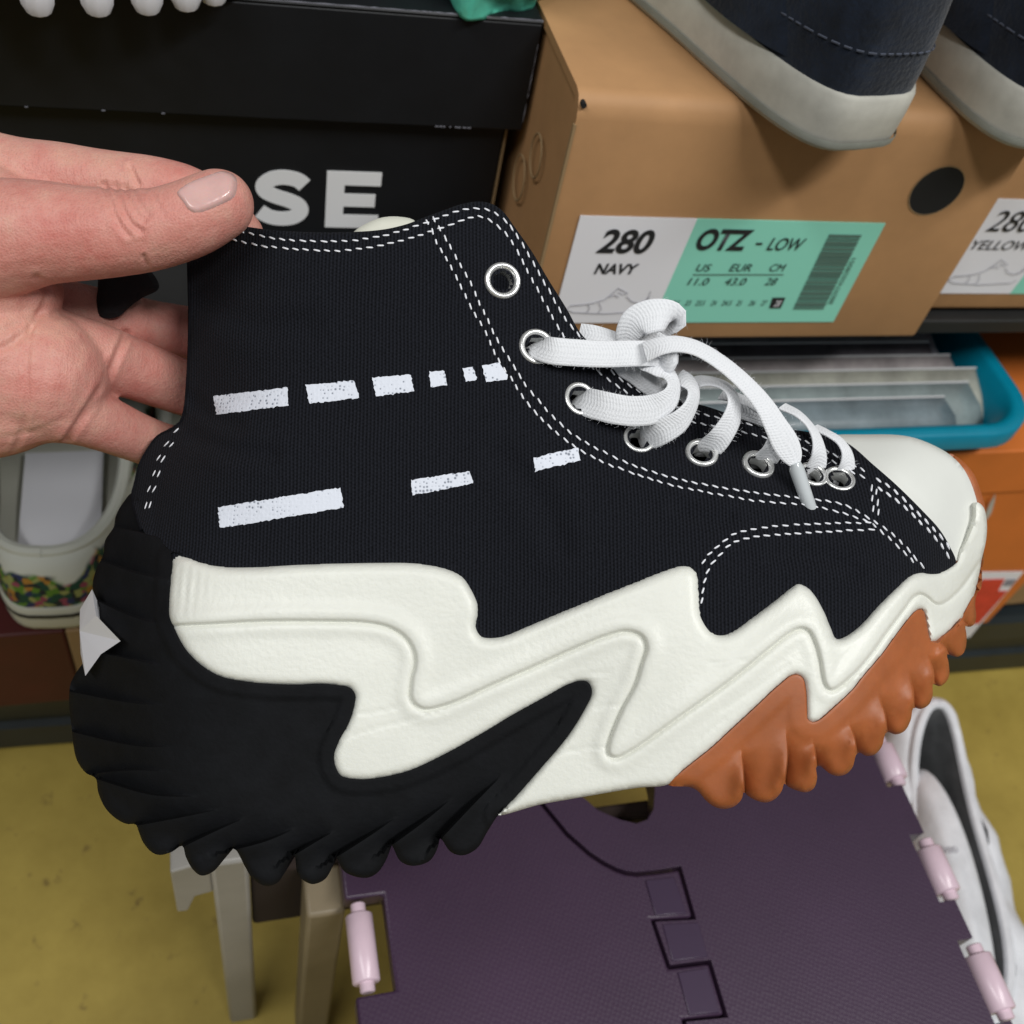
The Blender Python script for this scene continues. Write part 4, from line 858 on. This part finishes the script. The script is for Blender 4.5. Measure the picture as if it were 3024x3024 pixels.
RG = [([(2188,2212),(2194,2270),(2197,2338)], -1), ([(2320,2150),(2325,2230),(2316,2314)], -1), ([(2402,2195),(2408,2230),(2411,2264)], -1), ([(2508,2140),(2523,2180),(2530,2228)], -1), ([(2594,2052),(2613,2110),(2619,2162)], -1), ([(2682,1985),(2696,2040),(2698,2090)], -1), ([(2738,1935),(2755,1980),(2757,2018)], -1), ([(2775,1895),(2792,1915),(2798,1932)], -1), ([(2828,1820),(2845,1835),(2852,1848)], -1)]
RG = [(spl(p, 7), sd) for p, sd in RG]
def c_brn(V, poly):
    c = np.maximum(cs(V), 4)+14; c = c-rnd(dist(V, brn_sil), 34)*.8; d = dist(V, br_line); ins = inside(V, mid_poly); c = np.where(ins, c-45*smooth01(d/10), c-4*smooth01((d-40)/20))
    return np.maximum(tread(V, c, RG, 62), 6)
solid('forefoot_outsole', brn, c_brn, M['gum'], shoe, sp=10, step=8, sharp=45, extra=[br_line]+[l for l, _ in RG])
# toe wrap of the gum sole rising on the far side of the cap
solid('toe_wrap', [(2800,1340),(2823,1347),(2861,1380),(2880,1407),(2892,1438),(2901,1465),(2910,1500),(2908,1600),(2880,1680),(2850,1600),(2840,1450)], lambda V, p: np.full(len(V), -70.)-rnd(dist(V, p, True), 14), M['gum'], shoe, sp=14, step=10, thick=60, mirror=False)

# ---- faceted white star on the back of the heel
stc = np.array(P3(218, 1868, 40)); SC = lambda u, v, e: (u, v, float(cs([[u, v]])[0])+e)
tips = [SC(272,1740,70),SC(356,1893,62),SC(252,1996,80)]; notch = [SC(284,1818,60),SC(298,1932,62)]
tips = [P3(*t) for t in tips]; notch = [P3(*t) for t in notch]
tL = [tips[0], notch[0], tips[1], notch[1], tips[2]]; far = [p*np.array([1, 1, -1]) for p in tL]
ring_ = tL+[P3(238, 1930, 0)]+far[::-1]+[P3(236, 1800, 0)]; ring_ = [np.array(p) for p in ring_]
v = [stc*np.array([1, 1, 0])]+ring_+[P3(330, 1870, 0)]; n = len(ring_)
f = [(0, 1+i, 1+(i+1) % n) for i in range(n)]+[(1+n, 1+(i+1) % n, 1+i) for i in range(n)]
st2 = new('heel_star', v, f, M['star'], shoe, smooth=False)
bm = bmesh.new(); bm.from_mesh(st2.data); bmesh.ops.recalc_face_normals(bm, faces=bm.faces); bm.to_mesh(st2.data); bm.free()

# ---- printed bars on the canvas
bars = [[(630,1170),(740,1157),(849,1144),(851,1197),(745,1211),(639,1225)], [(902,1137),(975,1130),(1047,1124),(1060,1176),(985,1184),(914,1192)], [(1099,1115),(1156,1110),(1212,1106),(1223,1155),(1166,1163),(1111,1171)], [(1267,1098),(1313,1095),(1321,1137),(1272,1144)], [(1367,1088),(1396,1084),(1409,1122),(1375,1129)], [(1424,1079),(1474,1071),(1500,1109),(1497,1122),(1435,1128)],
        [(642,1498),(760,1479),(880,1460),(1004,1440),(1016,1499),(890,1520),(770,1541),(650,1560)], [(1213,1417),(1300,1404),(1386,1391),(1398,1427),(1310,1445),(1217,1463)], [(1575,1352),(1642,1337),(1706,1322),(1714,1360),(1648,1376),(1580,1392)]]
for bpoly in bars:
    p = np.array(bpoly, float); pts = []
    for a, b in zip(p, np.roll(p, -1, 0)):
        n = max(2, int(np.linalg.norm(b-a)/6)); 
        for t in np.linspace(0, 1, n, endpoint=False): pts.append(a+(b-a)*t+rng.normal(0, 1.2, 2))
    poly = np.array(pts); V, F = fill(poly, 12); A = P3(V[:, 0], V[:, 1], c_canvas(V)+2.5); B = P3(V[:, 0], V[:, 1], c_canvas(V)-2); n = len(A)
    new('printed_bar', list(A)+list(B), [tuple(t) for t in F]+[(b, a, n+a, n+b) for a, b in bnd_edges(F)], M['print'], shoe)

# ---- stitching
def stitches(name, rows, pitch=31, dash=21.5, wid=2.5):
    mb = MB()
    for row in rows:
        L_ = spl(row, 4); d = np.r_[0, np.cumsum(np.linalg.norm(np.diff(L_, axis=0), axis=1))]; x = random.uniform(0, 10)
        while x+dash < d[-1]:
            ds = dash*random.uniform(.88, 1.08); t = np.array([x, x+ds*.2, x+ds*.5, x+ds*.8, x+ds]); U = np.c_[np.interp(t, d, L_[:, 0]), np.interp(t, d, L_[:, 1])]
            tg = U[-1]-U[0]; tg /= np.linalg.norm(tg); nn_ = np.array([-tg[1], tg[0]]); U = U+nn_*np.array([-2.2, -1.3, 0, 1.3, 2.2])[:, None]+rng.normal(0, .6, 2)
            c = c_canvas(U)+np.array([-3, .8, 2.0, .8, -3]); mb.tube(P3(U[:, 0], U[:, 1], c), np.array([.5, .95, 1, .95, .5])*wid*s_, 6); x += pitch*random.uniform(.96, 1.04)
    tag(mb.build(name, M['thread'], shoe), kind='stuff')
stitches('collar_stitching', [[(700,681),(776,698),(854,709),(983,713),(1088,705),(1171,686),(1248,660),(1321,634),(1373,619),(1414,616),(1450,624),(1487,647),(1518,683),(1569,766),(1621,859),(1673,947),(1711,992),(1760,1052),(1807,1099),(1850,1132),(1899,1162),(1980,1196),(2075,1224),(2183,1247),(2252,1260),(2340,1288),(2434,1328),(2519,1372),(2571,1404)],
    [(672,703),(750,722),(828,732),(983,740),(1088,731),(1171,714),(1259,688),(1321,668),(1373,647),(1409,639),(1440,647),(1481,678),(1518,725),(1549,782),(1595,870),(1652,973),(1700,1040),(1779,1107),(1842,1153),(1900,1190),(1970,1222),(2052,1247),(2178,1273),(2252,1290),(2340,1315),(2423,1344),(2514,1392),(2559,1415)]])
stitches('eyestay_stitching', [[(1248,642),(1269,668),(1290,719),(1326,776),(1352,828),(1393,911),(1435,983),(1466,1052),(1507,1114),(1559,1192),(1621,1259),(1709,1326),(1802,1373),(1911,1411),(2000,1437),(2128,1461),(2231,1479),(2386,1492),(2469,1510),(2521,1525),(2573,1545),(2619,1585),(2681,1642),(2718,1686)],
    [(1274,637),(1310,694),(1352,771),(1383,823),(1424,911),(1464,995),(1507,1067),(1559,1145),(1621,1217),(1688,1280),(1776,1331),(1880,1378),(2000,1414),(2102,1435),(2231,1455),(2360,1470),(2438,1479),(2500,1494),(2562,1528),(2593,1547),(2645,1585),(2707,1652),(2741,1689)]])
stitches('patch_stitching', [[(2578,1543),(2464,1545),(2335,1551),(2231,1562),(2169,1577),(2117,1616),(2081,1652),(2065,1690)], [(2593,1562),(2490,1568),(2335,1577),(2231,1585),(2164,1603),(2122,1642),(2096,1673),(2078,1725),(2071,1797)], [(2573,1424),(2577,1480),(2580,1533)], [(2588,1440),(2592,1490),(2596,1545)]])
stitches('toe_stitching', [[(2578,1409),(2635,1445),(2686,1492),(2749,1554),(2795,1606),(2816,1642)], [(2588,1437),(2645,1476),(2697,1523),(2759,1585),(2790,1626),(2811,1658)]], wid=3.3)
stitches('heel_stitching', [[(528,1262),(484,1323),(466,1357),(450,1414),(435,1466),(427,1518)], [(515,1300),(481,1357),(466,1414),(448,1466),(440,1518)]], wid=2.0, pitch=48, dash=24)

# ---- eyelets
def surf_frame(u, v, cf=c_canvas):
    e = 18.; P = np.array([[u, v], [u+e, v], [u, v+e], [u-e, v], [u, v-e]]); A = P3(P[:, 0], P[:, 1], cs(P)); x = A[1]-A[3]; y = A[4]-A[2]; n = np.cross(x, y); n /= np.linalg.norm(n); x = x-n*(x@n); x /= np.linalg.norm(x); return A[0], x, np.cross(n, x), n
def eyelet(u, v, r):
    p, x, y, n = surf_frame(u, v); k = 1-cs([[u, v]])[0]/FP; Rr = r*s_*k; mb = MB(); m_ = 32
    o = None
    prof = [(1.0, -.10), (1.0, .04), (.97, .13), (.90, .19), (.80, .19), (.72, .13), (.66, .0), (.62, -.15)]
    inn = [(.62, -.15), (.55, -.35), (.52, -.55), (.52, -.62), (.60, -.62)]
    for nm, pf, mt in (('eyelet', prof, M['steel']), ('eyelet_barrel', inn, M['steel_in'])):
        V = []; F = []
        for (a, b) in pf:
            for j in range(m_): t = 2*math.pi*j/m_; V.append(p+Rr*(a*(x*math.cos(t)+y*math.sin(t))+b*n))
        for i in range(len(pf)-1):
            for j in range(m_): F.append((i*m_+j, i*m_+(j+1) % m_, (i+1)*m_+(j+1) % m_, (i+1)*m_+j))
        if nm == 'eyelet': o = new(nm, V, F, mt, shoe, sharp=80)
        else: new('barrel', V, F, mt, o, sharp=80)
    return p, n
for e in EY: eyelet(*e)

# ---- laces
FUZZ = MB()
def ribbon(pts, wid, th=9, name='lace', m=None, parent=None):
    """pts: (u, v, lift above shoe surface or absolute c if tuple has 5th True, twist deg, width scale)"""
    p = spl([q_[:5] for q_ in pts], 9); U = p[:, :2]; A = P3(U[:, 0], U[:, 1], p[:, 2]); n = len(A); k = 18; v = []; f = []
    for i in range(n):
        t = A[min(i+1, n-1)]-A[max(i-1, 0)]; t /= np.linalg.norm(t)+1e-12
        z = np.array([0, 0, 1.]); side = np.cross(z, t); L_ = np.linalg.norm(side); side = side/L_ if L_ > 1e-3 else np.array([0, 1., 0]); nz = np.cross(t, side)
        a = math.radians(p[i, 3]); w1 = side*math.cos(a)+nz*math.sin(a); n1 = -side*math.sin(a)+nz*math.cos(a); hw = wid*.5*p[i, 4]*s_; ht = th*.5*s_*(1.0+.06*math.sin(i*.9))
        for j in range(k):
            b = 2*math.pi*j/k; cx_, sx_ = math.cos(b), math.sin(b); v.append(A[i]+w1*hw*np.sign(cx_)*abs(cx_)**.7+n1*ht*np.sign(sx_)*abs(sx_)**.6)
    for i in range(n-1):
        for j in range(k): f.append((i*k+j, i*k+(j+1) % k, (i+1)*k+(j+1) % k, (i+1)*k+j))
    f.append(tuple(range(k))[::-1]); f.append(tuple((n-1)*k+j for j in range(k)))
    o = new(name, v, f, m or M['lace'], parent or shoe, sharp=70)
    L_ = np.r_[0, np.cumsum(np.linalg.norm(np.diff(U, axis=0), axis=1))]/9.5; vu = np.array([(L_[i], math.cos(2*math.pi*j/k)) for i in range(n) for j in range(k)])
    ul = o.data.uv_layers.new(name='UVMap'); li = np.zeros(len(o.data.loops), dtype=np.int32); o.data.loops.foreach_get('vertex_index', li); ul.data.foreach_set('uv', vu[li].ravel())
    # loose cotton fibres along both selvedges
    for i in range(2, n-2):
        for e in (0, k//2):
            if random.random() < .8:
                p0 = np.array(v[i*k+e]); od = p0-A[i]; od /= np.linalg.norm(od)+1e-9; d1 = od+rng.normal(0, .8, 3); d1 /= np.linalg.norm(d1); l_ = random.uniform(4, 15)*s_
                FUZZ.tube([p0-od*2*s_, p0+d1*l_*.5, p0+d1*l_+rng.normal(0, 3, 3)*s_], [.28*s_, .25*s_, .1*s_], 3, False)
    return o
# (u, v, c, twist, width factor); c of the canvas there is about 170-290
LW = 72
la = ribbon([(1578,1018,215,0,.8),(1592,1026,275,0,.95),(1630,1036,305,8,1.0),(1700,1042,300,5,1),(1790,1046,285,0,1),(1870,1044,280,-5,1),(1945,1046,270,-10,.95),(1985,1060,235,-25,.8)], LW)
ribbon([(1702,1178,205,0,.85),(1722,1184,260,0,1.0),(1780,1200,300,10,1.05),(1860,1214,310,10,1.05),(1930,1208,312,15,1.05),(1975,1180,312,30,.9),(1990,1145,305,45,.75),(1978,1112,290,40,.75),(1945,1085,275,25,.9),(1915,1060,255,0,1),(1880,1030,230,0,.9)], LW+4)
ribbon([(1890,1302,185,0,.8),(1908,1294,240,0,.95),(1950,1276,290,15,1),(2005,1245,305,30,.95),(2040,1200,300,45,.8),(2048,1160,285,45,.75),(2030,1130,265,30,.8),(2000,1115,240,10,.8)], LW)
ribbon([(2078,1345,175,0,.75),(2092,1328,230,0,.9),(2128,1290,272,20,.95),(2160,1238,285,30,.9),(2168,1188,280,45,.8),(2150,1148,268,50,.75),(2110,1128,250,55,.75),(2065,1128,230,50,.75),(2035,1148,205,40,.75),(2010,1170,170,30,.7)], LW)
ribbon([(2243,1380,165,0,.75),(2258,1362,215,0,.9),(2282,1325,250,20,.85),(2290,1285,258,35,.75),(2275,1245,250,45,.65),(2240,1210,235,50,.6),(2190,1180,215,45,.6),(2130,1165,185,40,.6)], LW)
ribbon([(1905,1040,300,-15,.8),(1950,1022,318,-20,.75),(2000,1016,322,-25,.72),(2060,1030,322,-30,.72),(2130,1072,320,-30,.74),(2200,1132,316,-25,.76),(2255,1195,312,-20,.82),(2290,1255,308,-10,.92),(2320,1310,304,0,1.0),(2340,1350,300,0,.78),(2348,1372,298,0,.42)], LW)
ribbon([(2402,1408,150,0,.7),(2408,1385,195,0,.8),(2418,1340,225,25,.72),(2412,1295,232,40,.62),(2390,1255,228,50,.55),(2355,1222,218,50,.55),(2310,1200,195,45,.55)], LW)
ribbon([(2482,1425,140,0,.7),(2488,1408,180,0,.75),(2502,1372,205,20,.7),(2500,1335,212,35,.6),(2480,1303,208,45,.52),(2445,1280,195,50,.5),(2405,1262,170,45,.5)], LW)
# bow loop standing up behind the knot, plus the dark return strands under it
ribbon([(1848,1012,205,0,.8),(1856,985,225,0,1.0),(1878,952,245,0,1.2),(1918,934,255,0,1.25),(1958,930,252,5,1.2),(1985,936,238,25,1.1),(1995,948,215,60,.9),(1985,962,190,40,.75),(1955,978,172,20,.7),(1915,992,165,10,.7),(1880,1010,165,0,.7)], LW)
ribbon([(1712,985,170,0,.8),(1750,990,185,0,.8),(1800,1005,195,0,.8),(1860,1030,200,0,.8)], LW)
ribbon([(1815,1070,190,20,.8),(1870,1100,200,20,.8),(1925,1140,205,20,.8),(1975,1160,200,20,.8)], LW)
ribbon([(2180,1210,160,30,.7),(2230,1225,175,30,.7),(2290,1250,180,30,.7)], LW)
kn = ribbon([(1935,1010,262,20,.8),(1965,1030,290,30,.8),(1975,1060,292,40,.8),(1955,1090,268,30,.8)], LW, 22)
tag(FUZZ.build('lace_fuzz', M['thread'], shoe), kind='stuff')
mb = MB(); ag = [(2348,1366),(2352,1384),(2372,1444),(2392,1500),(2398,1516)]; rad = np.array([16, 22, 21, 20, 17])
mb.tube([P3(u, v, 298-6*i) for i, (u, v) in enumerate(ag)], rad*s_*.92, 16).build('aglet', M['aglet'], shoe, sharp=50)

# ================================================================== THE HAND
hand = thing_at('person', 'bare hand pinching the sneaker by its heel collar, thumb in front', 'hand')
def sweep(pts, n=22, step=26):
    p = spl([q_[:4] for q_ in pts], step); k = 1-p[:, 2]/FP; A = P3(p[:, 0], p[:, 1], p[:, 2]); r = p[:, 3]*s_*k; mb = MB()
    # rounded ends
    t0 = A[0]-A[1]; t0 /= np.linalg.norm(t0); t1 = A[-1]-A[-2]; t1 /= np.linalg.norm(t1)
    pre = [(A[0]+t0*r[0]*math.sin(a), r[0]*math.cos(a)) for a in (1.5, 1.2, .8, .4)]; post = [(A[-1]+t1*r[-1]*math.sin(a), r[-1]*math.cos(a)) for a in (.3, .6, .9, 1.2, 1.5)]
    mb.tube([x for x, _ in pre]+list(A)+[x for x, _ in post], [x for _, x in pre]+list(r)+[x for _, x in post], n); return mb
parts = [
 # thumb: base, knuckle, tip
 [(-260,760,300,200),(-60,715,335,180),(110,688,350,155),(230,690,352,138),(330,688,352,129),(420,684,352,119),(500,667,356,114),(570,643,356,111),(620,617,352,107),(645,604,350,104)],
 # index: lies behind the thumb, tip inside the collar
 [(-620,860,140,230),(-460,680,130,185),(-300,535,122,145),(-110,502,125,124),(60,520,130,112),(220,535,132,104),(360,552,130,100),(470,566,122,98),(560,590,112,94),(630,625,104,84),(690,668,100,72),(715,690,98,64)],
 # middle finger, mostly in shade behind
 [(-100,860,40,130),(80,900,10,110),(220,925,-40,92),(340,945,-110,84),(440,965,-190,80),(600,990,-260,78),(760,1010,-300,72)],
 # ring finger
 [(-60,1000,120,130),(120,1020,110,118),(270,1050,60,104),(380,1085,-30,92),(470,1118,-120,86),(560,1150,-200,82),(720,1190,-290,76),(820,1210,-320,68)],
 # little finger
 [(-40,1180,150,130),(120,1195,140,116),(230,1222,95,94),(320,1256,20,82),(400,1290,-70,74),(480,1318,-150,70),(600,1345,-220,66),(700,1360,-240,58)],
 # palm mass
 [(-420,1000,130,300),(-180,1060,130,285),(40,1090,135,245),(120,1110,135,195)],
 [(-300,1180,130,190),(-60,1190,140,172),(90,1185,140,142),(170,1195,135,112)],
 # heel of the thumb and web
 [(-420,820,220,260),(-150,850,230,205),(0,850,215,160),(60,860,190,120)],
 [(-200,650,200,200),(0,640,190,150),(100,640,180,110)],
 # wrist and forearm
 [(-420,900,150,330),(-700,980,130,300),(-1000,1060,110,290),(-1400,1150,90,310)],
]
mb = MB()
for p in parts: t = sweep(p); mb.add(t.v, t.f)
tmp = new('hand_tmp', mb.v, mb.f, M['skin'])
bm = bmesh.new(); bm.from_mesh(tmp.data); bmesh.ops.recalc_face_normals(bm, faces=bm.faces); bm.to_mesh(tmp.data); bm.free()
md = tmp.modifiers.new('Remesh', 'REMESH'); md.mode = 'VOXEL'; md.voxel_size = .00075
md = tmp.modifiers.new('Smooth', 'SMOOTH'); md.factor = .5; md.iterations = 14
dg = bpy.context.evaluated_depsgraph_get(); hm = bpy.data.meshes.new_from_object(tmp.evaluated_get(dg)); bpy.data.objects.remove(tmp)
nv = len(hm.vertices); co = np.zeros(nv*3); hm.vertices.foreach_get('co', co); co = co.reshape(-1, 3); no = np.zeros(nv*3); hm.vertices.foreach_get('normal', no); no = no.reshape(-1, 3)
cc = co[:, 2]/s_; kk = 1-cc/FP; UV = np.c_[co[:, 0]/s_/kk+1512, 1512-co[:, 1]/s_/kk]
front = smooth01((no[:, 2]-.02)/.3)
creases = [([(309,545),(322,580),(338,630),(357,668),(378,692)], 6.5, 9, 150), ([(340,548),(352,585),(366,625),(388,662),(416,682)], 7.0, 9, 150), ([(366,552),(384,590),(404,630),(428,655)], 5.5, 8, 150), ([(395,565),(414,605),(440,640)], 5.0, 7, 150), ([(452,575),(470,610),(486,640)], 2.5, 6, 200),
  ([(383,492),(398,522),(409,548)], 8, 7, 0), ([(424,758),(432,775),(437,795)], 6, 7, 200), ([(226,480),(234,505),(236,525)], 1.6, 5, 0),
  ([(108,822),(140,850),(128,900),(96,960),(40,1012),(-20,1040)], 6, 11, 0), ([(92,965),(78,1060),(80,1180),(66,1270),(36,1345)], 5, 9, 0), ([(372,985),(345,1050),(312,1128),(290,1158),(240,1235),(190,1312)], 8, 10, -200), ([(30,1290),(110,1270),(180,1240)], 1.5, 8, 0),
  ([(0,980),(90,940),(150,900)], 2.5, 9, 0)]
dz = np.zeros(nv)
for pts, dep, wd, cmin in creases:
    L_ = spl(pts, 6); ok = (UV[:, 0] > -150) & (UV[:, 0] < 800) & (front > 0) & (cc > cmin); idx = np.where(ok)[0]; d = dist(UV[idx], L_)
    dz[idx] += front[idx]*(-dep*np.exp(-(d/wd)**2)+dep*.35*np.exp(-((d-wd*2)/wd)**2))
# knuckle pads and tendon softness
dz += front*1.6*np.sin(UV[:, 0]/43+UV[:, 1]/61)*np.sin(UV[:, 1]/37)
co = co+no*(dz*s_)[:, None]; hm.vertices.foreach_set('co', co.ravel()); hm.polygons.foreach_set('use_smooth', [True]*len(hm.polygons)); hm.materials.clear(); hm.materials.append(M['skin']); hm.update()
ho = bpy.data.objects.new('hand', hm); COL.objects.link(ho); ho.parent = hand
# thumb nail: a curved plate seated on the thumb
tree = BVHTree.FromPolygons([Vector(p) for p in co], [tuple(p.vertices) for p in hm.polygons])
nail = spl([(518,568),(538,547),(566,531),(605,516),(645,504),(674,505),(693,516),(702,537),(699,566),(690,585),(668,601),(622,622),(580,633),(556,624),(538,600)], 6, True); V, F = fill(nail, 7); A = []
eye = Vector((0, 0, D))
for (u, v) in V:
    dr = (Vector(P3(u, v, 0))-eye).normalized(); h = tree.ray_cast(eye, dr); A.append(np.array(h[0]) if h[0] else P3(u, v, 440))
A = np.array(A); d = dist(V, nail, True); ax = np.array([.93, .37]); al = (V-np.array([518, 600]))@np.array([.94, -.34])
lift = (-5+13*smooth01(d/12)+4*smooth01((al-120)/60))*s_
A[:, 2] += lift; B = A-np.array([0, 0, 9*s_]); n = len(A)
new('thumbnail', list(A)+list(B), [tuple(t) for t in F]+[(b, a, n+a, n+b) for a, b in bnd_edges(F)], M['nail'], ho, sharp=60)
